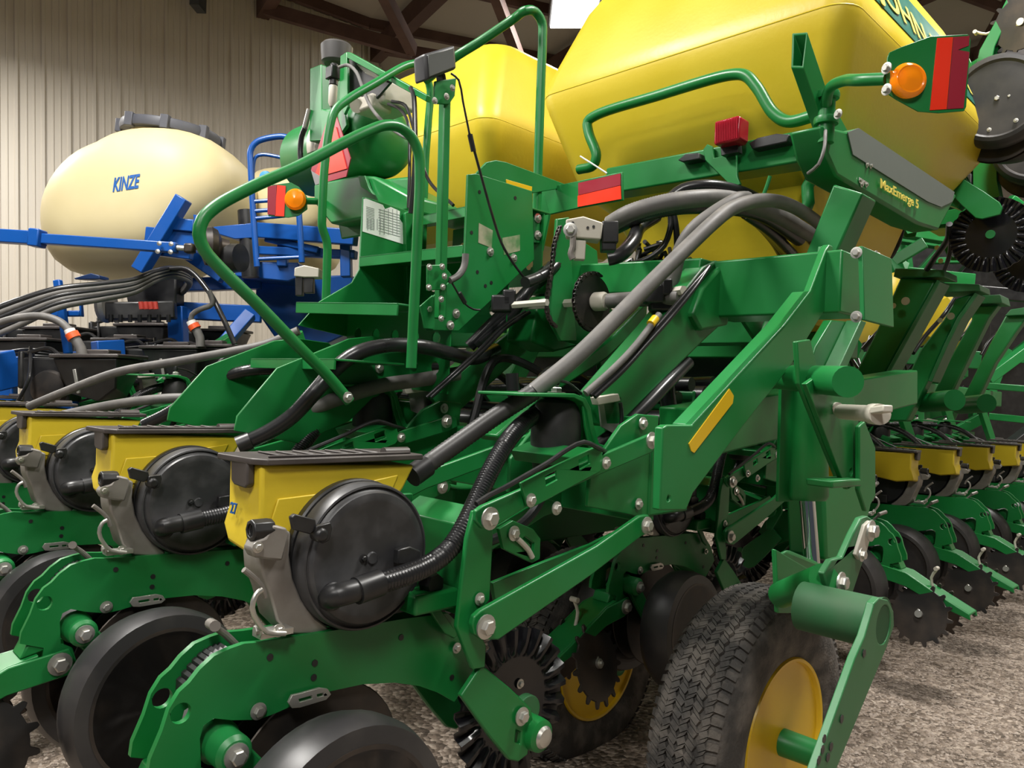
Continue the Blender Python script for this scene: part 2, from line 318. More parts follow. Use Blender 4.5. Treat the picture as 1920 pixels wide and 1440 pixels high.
def make_unit(label, group):
    R = root('row_unit', V(1.25, .9, -1.25), label, 'planter row unit', group)
    # --- shank frame: two cheek plates, web between them in front
    top = PB([(37, 1207), (40, 1187), (57, 1152), (67, 1124), (82, 1103), (97, 1092), (112, 1076), (133, 1060), (157, 1052), (178, 1047), (205, 1047)], 1.212)
    top += PA([(640, 1180), (760, 1160), (840, 1150), (885, 1195), (903, 1240), (852, 1316), (822, 1299), (785, 1286), (740, 1280), (680, 1283), (620, 1296), (560, 1318), (515, 1338)], 1.212)
    top += PB([(200, 1150), (160, 1147), (133, 1142), (117, 1150), (112, 1167), (114, 1207), (136, 1215), (143, 1240), (135, 1262), (112, 1272), (92, 1262), (80, 1240), (82, 1215)], 1.212)
    hc = B(84, 1131, 1.212); hole = circ(hc, .0165, 18)
    fr = MB().prism(top, T*.012, [hole]).prism([p + T*.075 for p in top], T*.012, [[p + T*.075 for p in hole]])
    web = PA([(520, 1196), (640, 1182), (760, 1162), (840, 1152), (880, 1196), (898, 1240), (852, 1308), (785, 1280), (740, 1275), (680, 1278), (620, 1291), (560, 1313), (525, 1330)], 1.222)
    fr.prism(web, T*.068)
    fr.build('shank_frame', GREEN, R, .003)
    mb = MB(); q0 = B(100, 1100, 1.24); q1 = B(160, 1058, 1.24)      # quadrant teeth seen between the cheeks
    for i in range(9): c = V(1.2555, *TLU(q0.lerp(q1, i/8) + U*(.012*math.sin(math.pi*i/8)))[1:]); mb.box(c - U*.010, (q1-q0).normalized()*.007, T*.060, U*.022)
    mb.build('depth_quadrant', BLK, R)
    mb = MB().tube(PB([(172, 1052), (155, 1036), (140, 1026)], 1.25), .006, 10); mb.cyl(B(136, 1022, 1.225), B(136, 1022, 1.275), .009, 12); mb.build('depth_handle', ALU, R)
    bolt(B(199, 1138, 1.21), .009, R); bolt(A(1212-0, 985, 1.075), .013, R); bolt(A(1221, 826, 1.075), .013, R)
    bolt(A(918, 972, 1.082), .014, R); bolt(A(910, 1175, 1.08), .015, R); bolt(A(899, 1123, 1.112), .008, R); bolt(A(856, 1215, 1.206), .007, R)
    for (x, y) in ((506, 1232), (590, 1243), (588, 1270), (847, 1270), (752, 1195)): MB().revolve(A(x, y, 1.2115), -T, [(.006, 0), (.006, .0012), (0, .0012)], 12).build('bolt_hole', BLK, R)
    lk = PA([(541, 1318), (548, 1304), (565, 1300), (600, 1290), (615, 1292), (621, 1302), (612, 1312), (562, 1327), (548, 1328)], 1.198)
    MB().prism(lk, T*.006, [PA([(560, 1311), (585, 1304), (586, 1310), (562, 1317)], 1.198)[::-1], PA([(594, 1302), (606, 1299), (607, 1305), (595, 1308)], 1.198)[::-1]]).build('slotted_link', STEEL, R, .001)
    # --- gauge wheel pivots, wheels
    sc = B(159, 1189, 1.168)
    MB().revolve(sc, T, [(.024, 0), (.031, .008), (.031, .05), (.036, .06), (.036, .075)], 24).build('pivot_boss', GREEN, R); bolt(sc, .013, R)
    gc = B(308, 1300, 1.115); gl = TLU(gc)[1] - .035; gu = TLU(gc)[2] + .006
    for sd in (-1, 1):
        ct = 1.25 + sd*.135; c = V(ct, gl, gu); ax = (T*(-sd)*-1*1.0 + L*.05 + U*(-.08*sd)).normalized()*sd   # axis pointing outwards
        R0 = .205
        rm = MB().revolve(c, ax, [(.0, .004), (.03, .006), (.10, -.004), (.155, .006), (.168, .012), (.168, -.10), (.1, -.1), (0, -.1)], 48)
        w = rm.build('gauge_wheel', DISC, R); 
        MB().revolve(c, ax, [(.160, .008), (.170, .018), (.186, .014), (.200, -.006), (.206, -.030), (.206, -.066), (.196, -.096), (.160, -.100)], 56).build('tyre', RUBS, w)
        mb = MB()
        for i in range(8):
            th = i*math.pi/4 + .2; mb.hexbolt(c + (L*math.cos(th) + U*math.sin(th))*.135 + ax*.002, ax, .006)
        for i in range(3):
            th = i*2.094 + .5; mb.hexbolt(c + (L*math.cos(th) + U*math.sin(th))*.045 + ax*.001, ax, .006)
        mb.hexbolt(c + ax*.004, ax, .011); mb.build('bolts', STEEL, w)
        MB().bar(V(1.25 + sd*.045, *TLU(sc)[1:]), V(1.25 + sd*.045, gl, gu), .02, .05).build('gauge_wheel_arm', GREEN, R, .004)
        dc = V(1.25 + sd*.022, gl + .06, gu + .02); MB().revolve(dc, (T + L*.05*sd).normalized(), [(0, -.002), (.185, -.002), (.187, 0), (.185, .002), (0, .002)], 56).build('opener_disc', DISC, R)
    # --- closing arm and wheels
    pv = B(110, 1243, 1.2); _, pl, pu = TLU(pv)
    def C(l, t, u): return V(t, pl + l, pu + u)
    mb = MB()
    for t_ in (1.195, 1.297): mb.prism([C(.03, t_, .01), C(.02, t_, .03), C(-.10, t_, .012), C(-.20, t_, -.04), C(-.36, t_, -.115), C(-.365, t_, -.14), C(-.22, t_, -.10), C(-.10, t_, -.05), C(.0, t_, -.035), C(.03, t_, -.02)], T*.008)
    mb.prism([C(-.04, 1.203, .025), C(-.10, 1.203, .012), C(-.20, 1.203, -.04), C(-.36, 1.203, -.115), C(-.36, 1.203, -.123), C(-.20, 1.203, -.048), C(-.10, 1.203, .004), C(-.04, 1.203, .017)], T*.094)
    mb.build('closing_arm', GREEN, R, .003); bolt(pv - T*.008, .016, R)
    MB().prism([C(-.02, 1.215, .03), C(-.02, 1.215, .048), C(-.06, 1.215, .050), C(-.075, 1.215, .018)], T*.07).build('spring_block', GREEN, R, .004)
    MB().tube([C(-.20, 1.25, -.045), C(-.19, 1.25, .0), C(-.21, 1.25, .04)], .006).cyl(C(-.21, 1.235, .045), C(-.21, 1.265, .045), .009).build('closing_handle', LGREY, R)
    for sd in (-1, 1):
        c = C(-.17, 1.25 + sd*.075, -.155); spiked(c, (T + U*.28*sd + L*.12*sd).normalized(), .118, 15, par=R, m=DISC)
        MB().cyl(C(-.15, 1.25 + sd*.03, -.10), c, .012).build('closing_axle', STEEL, R)
    # --- seed meter
    mc = A(668, 1037, 1.235); _, ml, mu = TLU(mc)
    D = [(.132, 0), (.1365, -.004), (.1365, -.034), (.134, -.041), (.1305, -.042), (.128, -.038), (.125, -.040), (.120, -.050), (.108, -.053), (.104, -.052), (.05, -.052), (.012, -.051), (.010, -.055), (0, -.055)]
    dm = MB().revolve(mc, T, D, 64).build('meter_cover', DOME, R)
    MB().revolve(mc + T*.004, T, [(.137, -.002), (.140, .002), (.140, .016), (.125, .04)], 64).build('meter_seal_ring', BLK, R)
    cast = PA([(528, 990), (546, 998), (543, 1040), (550, 1085), (566, 1125), (592, 1158), (618, 1178), (605, 1190), (545, 1190), (520, 1165), (505, 1110), (492, 1075), (490, 1045), (500, 1010)], 1.222)
    MB().prism(cast, T*.07).build('meter_housing', ALU, R, .004)
    MB().prism(PA([(512, 984), (538, 990), (543, 1002), (530, 1052), (505, 1050), (478, 1046), (470, 1030), (480, 1015), (498, 1008)], 1.205), T*.03).build('bracket', ALU, R, .004)
    kc = A(499, 992, 1.222); MB().revolve(kc, -L, [(.017, -.01), (.019, 0), (.019, .028), (.012, .030), (.012, .024), (0, .024)], 8, False).build('knob', BLK, R, .0015)
    bolt(A(483, 1026, 1.2), .006, R)
    cl = MB().prism(PA([(540, 968), (548, 962), (585, 972), (588, 990), (575, 1000), (545, 992)], 1.178), -T*.012)
    cl.revolve(A(592, 1000, 1.18), -T, [(.013, 0), (.013, .02), (.008, .026), (0, .026)], 16); cl.prism(PA([(588, 985), (615, 978), (618, 990), (612, 1012), (600, 1018), (585, 1008)], 1.17), -T*.01)
    cl.build('cover_clip', BLK, dm, .002)
    MB().prism(PA([(738, 1028), (760, 1022), (780, 1030), (778, 1048), (750, 1056), (736, 1056)], 1.178), -T*.016).build('cover_latch', BLK, dm, .003)
    MB().hexbolt(A(681, 1047, 1.182), -T, .005).build('centre_bolt', BLK, dm)
    # wire bail and cam latch
    MB().tube([A(457, 1068, 1.20), A(472, 1080, 1.20), A(490, 1098, 1.20), A(497, 1120, 1.2)], .005).build('cam_latch', ALU, R)
    MB().tube([A(492, 1105, 1.19), A(480, 1115, 1.19), A(473, 1140, 1.19), A(482, 1165, 1.19), A(500, 1185, 1.19), A(535, 1188, 1.19)], .0045).build('wire_bail', STEEL, R)
    mb = MB(); mb.hexbolt(A(486, 1180, 1.20), -L, .008).hexbolt(A(522, 1182, 1.2), -T, .007).box(A(512, 1184, 1.21), L*.06, T*.03, U*.01); mb.build('clamp', STEEL, R)
    # elbow + vacuum hose
    e_ = [A(622, 1118, 1.185), A(622, 1119, 1.155), A(634, 1116, 1.142), A(660, 1109, 1.14), A(686, 1101, 1.14)]
    MB().revolve(A(622, 1118, 1.183), -T, [(.026, -.004), (.026, .004), (.021, .008)], 24).tube(e_, .0205, 16).build('elbow', BLK, R)
    MB().tube([A(668, 1108, 1.14), A(712, 1092, 1.14)], .0245, 18, fine=0).build('hose_cuff', BLK, R)
    hp = [A(708, 1094, 1.14), A(760, 1078, 1.14), A(810, 1056, 1.145), A(846, 1026, 1.15), A(874, 980, 1.16), A(898, 928, 1.18), A(925, 872, 1.20), A(955, 822, 1.22), A(992, 785, 1.25), A(1030, 772, 1.30), A(1060, 775, 1.36)]
    MB().tube(hp, .0205, 14, cor=.09, pitch=.007).build('vacuum_hose', HOSE, R)
    # --- hopper and lid
    n0 = PA([(490, 872), (779, 872), (757, 917), (700, 1000), (560, 1040), (474, 1046), (478, 1000), (488, 965)], 1.262)
    f0 = [p + T*.125 for p in n0]; f0[5] = f0[5] - T*.025 + U*.012; f0[4] -= T*.03; f0[3] -= T*.03
    MB().loft([n0, f0]).build('hopper', YEL, R, .007, 3)
    MB().prism(PA([(520, 935), (600, 925), (700, 900), (745, 890), (735, 915), (700, 950), (560, 1000), (500, 1000)], 1.262), -T*.004).build('hopper_panel', YEL, R, .003)
    lu = TLU(A(640, 868, 1.25))[2]; l0 = TLU(A(500, 868, 1.255))[1]; l1 = TLU(A(790, 868, 1.255))[1]
    ol = [V(1.25, l0, lu), V(1.25, l1, lu), V(1.262, l1 + .004, lu), V(1.39, l1 + .004, lu), V(1.40, l1 - .01, lu), V(1.40, l0 - .02, lu), V(1.385, l0 - .03, lu), V(1.275, l0 - .02, lu)]
    lid = MB().prism(ol, U*.011); cen = V(1.325, (l0+l1)/2, lu)
    for k in range(7): lid.tlu(1.29, 1.37, l0 + .04 + k*.036, l0 + .046 + k*.036, lu + .011, lu + .015)
    lid.tlu(1.268, 1.272, l0+.01, l1-.02, lu+.011, lu+.016); lid.build('lid', LID, R, .003)
    mb = MB(); hl = V(1.285, l1 - .075, lu + .012); mb.cyl(hl, hl + L*.06, .012, 16); mb.build('lid_grip', LID, R)
    MB().prism([V(1.285, l0-.021, lu+.004), V(1.345, l0-.023, lu+.004), V(1.345, l0-.021, lu-.035), V(1.335, l0-.020, lu-.042), V(1.295, l0-.019, lu-.044), V(1.285, l0-.019, lu-.036)], L*.014).build('lid_strap', LID, R, .003)
    # --- parallel arms (near and far side)
    ua = [(893, 958), (905, 949), (935, 936), (1225, 812), (1236, 818), (1238, 838), (1220, 850), (1140, 884), (985, 953), (935, 984), (905, 992), (893, 978)]
    la = [(886, 1172), (890, 1156), (902, 1145), (1120, 1024), (1200, 968), (1216, 965), (1226, 980), (1220, 998), (1203, 1006), (1110, 1078), (935, 1200), (905, 1200), (890, 1190)]
    for off in (0, .32):
        MB().prism([p + T*off for p in PA(ua, 1.09)], T*.012).build('parallel_arm', GREEN, R, .003)
        MB().prism([p + T*off for p in PA(la, 1.088)], T*.014).build('parallel_arm', GREEN, R, .003)
    # channel bracket with notches between the upper arms
    cb = PA([(972, 905), (1010, 885), (1112, 837), (1122, 840), (1128, 868), (1120, 884), (992, 952), (984, 948)], 1.086)
    nt1 = PA([(1017, 893), (1039, 881), (1041, 899), (1019, 911)], 1.086); nt2 = PA([(1080, 862), (1100, 851), (1102, 869), (1082, 880)], 1.086)
    MB().prism(cb, -T*.008, [nt1[::-1], nt2[::-1]]).build('channel_bracket', GREEN, R, .002)
    MB().prism(PA([(1075, 858), (1112, 840), (1118, 862), (1085, 880)], 1.10), T*.2).build('arm_crossweb', GREEN, R, .003)
    for (x, y) in ((995, 938), (1136, 868), (1043, 953)): bolt(A(x, y, 1.078), .009, R)
    # head plates
    up = [(889, 958), (925, 956), (925, 1009), (919, 1125), (891, 1162), (912, 1211), (910, 1252), (887, 1256), (876, 1226), (857, 1177), (867, 1087), (876, 1012)]
    lo = [(908, 1250), (957, 1290), (996, 1328), (1000, 1350), (990, 1415), (972, 1429), (955, 1425), (921, 1384), (865, 1305), (900, 1252)]
    for o_ in (0, .26): MB().prism([p + T*o_ for p in PA(up, 1.115)], T*.012).build('head_plate', GREEN, R, .003)
    MB().prism(PA(up[1:5], 1.13) + PA([(880, 1162), (885, 990)], 1.13), T*.24).build('head_web', GREEN, R, .003)
    MB().prism(PA(lo, 1.12), T*.014, [PA([(968, 1368), (978, 1372), (976, 1397), (966, 1392)], 1.12)]).build('coulter_bracket', GREEN, R, .003); MB().prism([p + T*.2 for p in PA(lo, 1.12)], T*.014).build('coulter_bracket', GREEN, R, .003)
    MB().prism(PA([(936, 992), (962, 976), (1000, 992), (1014, 1010), (1013, 1048), (998, 1056), (945, 1030)], 1.13), T*.01, [PA([(985, 1005), (1003, 1018), (1000, 1045), (990, 1042), (996, 1022), (980, 1010)], 1.13)]).build('stop_bracket', GREEN, R, .002)
    bolt(A(963, 1000, 1.128), .010, R); MB().tube(PA([(970, 1010), (990, 1030), (998, 1045)], 1.125), .006).build('stop_link', LGREY, R)
    MB().prism(PA([(923, 1093), (1010, 1058), (1110, 1020), (1150, 1000), (1160, 1012), (1100, 1060), (930, 1128)], 1.20), T*.012).build('lower_channel', GREEN, R, .002)
    MB().tlu(1.16, 1.34, .93, 1.04, -.44, -.40).build('head_tube', GREEN, R, .006)
    # coulter + hub
    cc = A(962, 1318, 1.235); coulter(cc, T, .172, R)
    hb = A(1018, 1382, 1.10)
    MB().revolve(A(992, 1335, 1.17), T, [(.036, 0), (.036, .02)], 28).build('hub_flange', GREEN2, R, .002)
    MB().revolve(hb, T, [(.024, -.002), (.034, .004), (.036, .02), (.036, .075)], 28).build('coulter_hub', GREEN, R); MB().revolve(hb + T*.001, -T, [(.024, -.002), (.024, .004), (.019, .010), (.008, .013), (0, .013)], 28).build('hub_cap', STEEL, R)
    bolt(A(978, 1343, 1.115), .012, R)
    # mounting bracket at the toolbar
    MB().prism(PA([(1108, 880), (1165, 798), (1197, 776), (1236, 780), (1230, 860), (1226, 977), (1190, 968), (1103, 950)], 1.125), T*.012).build('mount_plate', GREEN, R, .003); MB().prism([p + T*.26 for p in PA([(1108, 880), (1165, 798), (1197, 776), (1236, 780), (1230, 860), (1226, 977), (1190, 968), (1103, 950)], 1.125)], T*.012).build('mount_plate', GREEN, R, .003)
    ml_ = TLU(A(1205, 880, 1.13)); MB().tlu(1.13, 1.39, ml_[1] - .01, ml_[1] + .015, ml_[2] - .13, ml_[2] + .13).build('mount_web', GREEN, R, .003)
    bolt(A(1205, 794, 1.12), .010, R); bolt(A(1197, 945, 1.12), .009, R)
    # air spring
    sp = A(1045, 752, 1.238); MB().revolve(sp, -U, [(.040, -.003), (.050, .004), (.058, .03), (.061, .07), (.060, .12), (.052, .165), (.045, .17)], 32).build('air_spring', RUBS, R)
    o1 = [(983, 737), (1078, 738), (1098, 746), (1108, 765), (1114, 800), (1124, 832), (1150, 840)]; o2 = [(1150, 848), (1118, 840), (1107, 802), (1101, 770), (1093, 754), (1076, 746), (983, 743)]
    MB().prism(PA(o1 + o2, 1.165), T*.15).build('spring_bracket', GREEN, R, .002)
    MB().prism(PA([(1092, 748), (1100, 750), (1112, 790), (1122, 832), (1168, 846), (1168, 875), (1112, 862), (1098, 800)], 1.17), T*.008).build('spring_cheek', GREEN, R, .002)
    mb = MB().hexbolt(A(1043, 738, 1.238), U, .014); mb.revolve(A(1043, 734, 1.238), U, [(.008, 0), (.008, .012), (.006, .012), (.006, .024)], 12); mb.build('spring_fitting', STEEL, R)
    mb = MB(); fp = A(1043, 722, 1.238); mb.revolve(fp, U, [(.008, 0), (.009, .008), (.007, .02), (0, .022)], 12); mb.tube([fp + U*.012, A(1065, 718, 1.24), A(1090, 738, 1.245)], .004, 8); mb.build('air_fitting', BLK, R)
    MB().prism(PA([(1122, 745), (1165, 745), (1166, 800), (1150, 812), (1128, 800)], 1.19), T*.004).build('sensor_plate', ALU, R)
    MB().prism(PA([(1118, 745), (1160, 738), (1164, 752), (1122, 760)], 1.175), T*.02).build('sensor', LGREY, R, .002)
    MB().tube(PA([(893, 945), (915, 930), (945, 915), (985, 892), (1030, 866), (1065, 842), (1095, 829), (1118, 838)], 1.07) + [A(1140, 850, 1.12)], .0055, 8).build('cable', BLK, R)
    MB().tube(PA([(1163, 755), (1166, 780), (1160, 830)], 1.18), .005, 8).build('cable', BLK, R)
    MB().tube([A(1045, 860, 1.25), A(1000, 960, 1.27), A(930, 1010, 1.27), A(820, 1030, 1.3)], .012, 10).build('seed_tube_hose', HOSE, R)
    MB().revolve(A(800, 1090, 1.2), -T, [(.022, 0), (.026, .01), (.02, .03), (0, .03)], 7, False).build('drive_knob', BLK, R)
    MB().prism(PA([(800, 1135), (818, 1130), (860, 1190), (852, 1198), (835, 1188)], 1.19), T*.01).build('deflector', GREEN, R, .002)
    MB().tlu(1.21, 1.30, .80, 1.0, -.445, -.40).build('meter_base', BLK, R, .004)
    return R
unit = make_unit('nearest planter row unit with yellow hopper marked 27 and a full corrugated vacuum hose', 'row units along the rear toolbar')

for o in COL.objects:
    if o.parent: ALLCH.setdefault(o.parent, []).append(o)
def place_unit(mtx, label, group, skip=()):
    c = copy_tree(unit, None, skip); c.matrix_world = mtx; props(c, label, None, group); return c
def shift(dt, dl, du): return Matrix.Translation(T*dt + L*dl + U*du) @ MTX[unit]
_al = TLU(A(487, 940, 1.262))[1]; text('27', V(1.352, _al - .010, TLU(A(452, 958, 1.36))[2]), -T*.026, U*.02, 'lettering', LETB, unit)
uls = ['row unit second in line behind the one nearest the camera, black meter dome half seen', 'third row unit from the camera, its yellow hopper just left of the second one',
       'fourth row unit from the camera, cut by the left picture edge', 'fifth row unit from the camera, mostly hidden past the left edge', 'sixth row unit, only its air spring showing behind the green stair']
for k in range(1, 6): place_unit(shift(PITCHROW*k, 0, 0), uls[k-1], 'row units along the rear toolbar')
place_unit(shift(.40, 1.66, -.06), 'row unit standing behind the ribbed transport tyre with a muddy gauge wheel', 'row units of the second rank')
place_unit(shift(.40 + PITCHROW, 1.66, -.06), 'row unit hidden one place farther behind the muddy gauge wheel unit', 'row units of the second rank')
def axes(lx, ty, uz, loc): return Matrix(((lx.x, ty.x, uz.x, loc.x), (lx.y, ty.y, uz.y, loc.y), (lx.z, ty.z, uz.z, loc.z), (0, 0, 0, 1)))
rls = ['folded wing row unit whose closing wheel shows beside the lift arm ring, hopper hidden', 'folded wing row unit nearest the lift cylinder, dull yellow hopper at right', 'folded wing row unit second from the lift cylinder', 'folded wing row unit third from the lift cylinder', 'folded wing row unit fourth from the lift cylinder', 'folded wing row unit at the right picture edge, last of its line']
for k in range(6): place_unit(axes(T, -L, U, V(1.64, 4.57 + PITCHROW*(k-1), -1.33)), rls[k], 'row units of the folded wing')
# ================================================================== YELLOW BULK TANKS
def rrect(t0, t1, l0, l1, u, r, n=6):
    out = []
    for ct, cl, a0 in ((t1-r, l1-r, 0), (t0+r, l1-r, 90), (t0+r, l0+r, 180), (t1-r, l0+r, 270)):
        for i in range(n+1): a = math.radians(a0 + 90*i/n); out.append(V(ct + r*math.cos(a), cl + r*math.sin(a), u))
    return out
def tank(t0, t1, label, funnel=True):
    R = root('bulk_seed_tank', V((t0+t1)/2, 3.2, .86), label, 'seed tank', 'yellow bulk seed tanks')
    rg = []
    for u, dt, l0, l1, r in ((.34, .42, 3.0, 3.6, .06), (.37, .38, 2.95, 3.68, .08), (.80, .20, 2.72, 3.66, .08), (.86, .14, 2.62, 3.72, .1), (.93, .10, 2.56, 3.84, .1),
                             (1.22, .015, 2.455, 4.19, .09), (1.27, .0, 2.44, 4.24, .09), (1.31, .0, 2.44, 4.26, .09), (1.36, .012, 2.45, 4.24, .09),
                             (1.66, .11, 2.56, 4.02, .10), (1.74, .15, 2.60, 3.96, .12), (1.79, .21, 2.67, 3.88, .14), (1.82, .32, 2.8, 3.75, .16), (1.825, .5, 3.0, 3.5, .15)):
        rg.append(rrect(t0+dt, t1-dt, l0, l1, u, r))
    if not funnel: rg = rg[2:]
    MB().loft(rg, True, True).build('tank_body', YEL, R, ang=28)
    MB().loft([rrect(t0-.001, t1+.001, 2.438, 4.261, 1.287, .09), rrect(t0-.001, t1+.001, 2.438, 4.261, 1.294, .09)]).build('tank_seam', YEL, R, .004)
    return R
tk = tank(1.0, 2.36, 'big yellow bulk seed tank with the dark decal strip on its right side')
tank(2.68, 4.0, 'yellow bulk seed tank farther back, between the compressor and the larger looking tank', False)
# decal on the upper side face (leans inwards towards the top), with its lettering
def S(l, u): f_ = (u-1.36)/.30; return V(1.012 + .098*f_ - .004, l, u)
MB().prism([S(2.66, 1.385), S(4.17, 1.375), S(4.05, 1.56), S(3.9, 1.62), S(2.76, 1.62)], T*.004).build('decal', DECAL, tk, .001)
xa = S(4.0, 1.43) - S(2.95, 1.43); ya = (S(3, 1.6) - S(3, 1.4)); ya.normalize()
text('JOHN DEERE', S(2.72, 1.425) - T*.004, xa.normalized()*1.25, ya*.115, 'lettering', LETY, tk)
# ================================================================== PLANTER FRAME AND ITS BEAMS
PF = root('planter_frame', V(2.0, 2.0, -.6), 'green steel planter main frame with toolbars and lift arms under the yellow tanks', 'planter frame')
def beam(name, p, q, w, h, m=GREEN, par=PF, up=None, bv=.006): return MB().bar(p, q, w, h, up).build(name, m, par, bv)
beam('rear_toolbar', V(1.12, 1.72, -.21), V(6.2, 1.72, -.21), .18, .18)
beam('second_toolbar', V(1.75, 3.40, -.26), V(6.2, 3.40, -.26), .18, .18)
beam('wing_toolbar', V(2.45, 3.6, -.30), V(2.45, 9.5, -.30), .18, .18)
# box beam at the end of the machine, end plate
b0 = W(1352, 549, l=2.09); b1 = W(1600, 534, l=2.09)
beam('box_beam', b0, b1, .16, .165)
MB().prism([W(1608, 462, l=1.93), W(1612, 600, l=1.93), W(1612, 600, l=1.93) + L*.20, W(1608, 462, l=1.93) + L*.20], -T*.012).build('end_plate', GREEN, PF, .002)
for x, y in ((1606, 474), (1606, 594)): MB().hexbolt(W(x, y, l=1.93), -L, .009).build('bolt', STEEL, PF)
for x, y in ((1642, 480), (1640, 588)): MB().hexbolt(W(x, y, l=2.1), -T, .009).build('bolt', STEEL, PF)
MB().prism(PW([(1540, 462), (1560, 460), (1556, 560), (1540, 600), (1528, 560)], t=.93), T*.01).build('gusset', GREEN, PF, .002)
MB().prism(PW([(1363, 487), (1380, 492), (1366, 610), (1316, 620), (1300, 590), (1318, 540)], t=1.17), T*.14).build('beam_saddle', GREEN, PF, .008)
# flat arm running from the box beam down to the nearest toolbar mount
arm = PW([(1556, 458), (1562, 462), (1560, 560), (1480, 690), (1393, 800), (1300, 925), (1290, 950), (1284, 957), (1238, 957), (1243, 802), (1252, 797), (1298, 797), (1470, 610), (1520, 545), (1548, 470)], t=.86)
MB().prism(arm, T*.02, [circ(W(1254, 935, t=.86), .006, 12)]).build('end_arm', GREEN, PF, .003)
arm2 = PW([(1298, 797), (1470, 610), (1520, 545), (1520, 551), (1470, 618), (1300, 804)], t=.86); MB().prism(arm2, T*.05).build('arm_flange', GREEN, PF, .003)
MB().prism(PW([(1292, 832), (1368, 729), (1376, 742), (1374, 756), (1302, 849), (1297, 846)], t=.858), T*.002).build('yellow_reflector', YELP, PF)
# goose-neck lift beams
MB().prism(PW([(1125, 735), (1240, 600), (1320, 500), (1345, 488), (1366, 492), (1364, 600), (1320, 640), (1160, 800), (1135, 800)], t=1.19), T*.07).build('lift_beam', GREEN, PF, .008)
MB().prism(PW([(930, 818), (1060, 700), (1150, 630), (1212, 566), (1212, 603), (1140, 672), (995, 768), (945, 830)], t=1.55), T*.09).build('lift_beam', GREEN, PF, .008)
MB().prism(PW([(806, 746), (900, 665), (981, 600), (992, 612), (994, 655), (930, 712), (861, 772), (825, 770)], t=1.93), T*.09).build('lift_beam', GREEN, PF, .008)
MB().prism(PW([(1010, 560), (1110, 540), (1160, 590), (1080, 650), (1040, 660), (996, 640)], t=1.75), T*.12).build('lift_beam', GREEN, PF, .008)
MB().prism(PW([(1120, 640), (1215, 560), (1210, 640), (1130, 720)], t=1.68), T*.02).build('gusset', GREEN, PF, .004)
MB().prism(PW([(640, 660), (700, 610), (730, 600), (740, 640), (560, 790), (520, 790)], t=2.7), T*.08).build('lift_beam', GREEN, PF, .008)
for k_ in range(3):
    q_ = PW([(806, 746), (900, 665), (981, 600), (994, 655), (861, 772)], t=1.93); MB().prism([p + T*(.762*(k_+1)) for p in q_], T*.09).build('lift_beam', GREEN, PF, .008)
beam('upper_cross_tube', W(1010, 530, t=1.9), W(1330, 520, t=1.2), .10, .10)
beam('tank_cross_beam', W(1150, 345, l=2.36), W(1565, 272, l=2.36), .10, .10)
for x, y in ((1180, 322), (1340, 296)): pass
# corner post down from the tank beam
MB().hull(PW([(1562, 345), (1618, 362), (1565, 482), (1508, 482)], l=2.30) + [p + L*.11 for p in PW([(1562, 345), (1618, 362), (1565, 482), (1508, 482)], l=2.30)]).build('corner_post', GREEN, PF, .006)
# side beam carrying the decal word
sb = PW([(1540, 235), (1588, 245), (1612, 240), (1795, 366), (1760, 432), (1722, 420), (1570, 330), (1552, 290)], t=.97)
MB().prism(sb, T*.10).build('side_beam', GREEN, PF, .01)
MB().prism(PW([(1590, 248), (1610, 240), (1790, 360), (1786, 378), (1765, 388), (1740, 378), (1600, 290)], t=.966), T*.003).build('anti_slip_strip', GREYSTRIP, PF)
xa = W(1722, 388, t=.962) - W(1651, 348, t=.962); ya = (W(1651, 330, t=.962) - W(1651, 348, t=.962))
text('MaxEmerge 5', W(1651, 352, t=.962), xa, ya, 'lettering', LETY, PF)
for x, y in ((1625, 309), (1632, 311), (1612, 338), (1618, 342), (1624, 346), (1615, 346)): MB().hexbolt(W(x, y, t=.968), -T, .006).build('bolt', STEEL, PF)
# square socket post and bent guard tube along the tank
so = PW([(1485, 62), (1514, 60), (1507, 128), (1483, 127)], l=2.12)
si = PW([(1489, 66), (1511, 64), (1504, 123), (1487, 122)], l=2.12)
ax_ = (W(1562, 215, l=2.30) - W(1512, 66, l=2.12))
MB().prism(so, ax_, [si[::-1]]).build('socket_post', GREEN, PF, .002)
MB().prism(PW([(1530, 175), (1545, 165), (1565, 200), (1590, 245), (1560, 260), (1535, 235)], t=1.02), T*.02).build('bracket', GREEN, PF, .003)
g = PW([(1085, 318), (1112, 310), (1118, 292), (1104, 250), (1102, 228), (1118, 216), (1230, 180), (1372, 140), (1398, 142), (1420, 165), (1450, 212), (1478, 228), (1530, 216)], l=2.38)
MB().tube(g, .020, 12, fine=.012).build('guard_tube', GREEN, PF)
g = PW([(1506, 400), (1516, 380), (1514, 350), (1530, 330), (1560, 335)], l=2.7); MB().tube(g, .022, 12).build('guard_tube', GREEN, PF)
g = PW([(1215, 420), (1240, 452), (1290, 456), (1440, 432)], l=2.85); MB().tube(g, .02, 12).build('guard_tube', GREEN, PF)
MB().prism(PW([(1318, 280), (1326, 270), (1335, 274), (1338, 296), (1380, 288), (1382, 330), (1388, 345), (1374, 352), (1340, 318), (1322, 300)], l=2.29), L*.012).build('lamp_bracket', GREEN, PF, .002)
MB().tube(PW([(1444, 330), (1432, 365), (1420, 384), (1410, 380)], l=2.2), .006, 8).build('hose_hook', GREEN, PF)
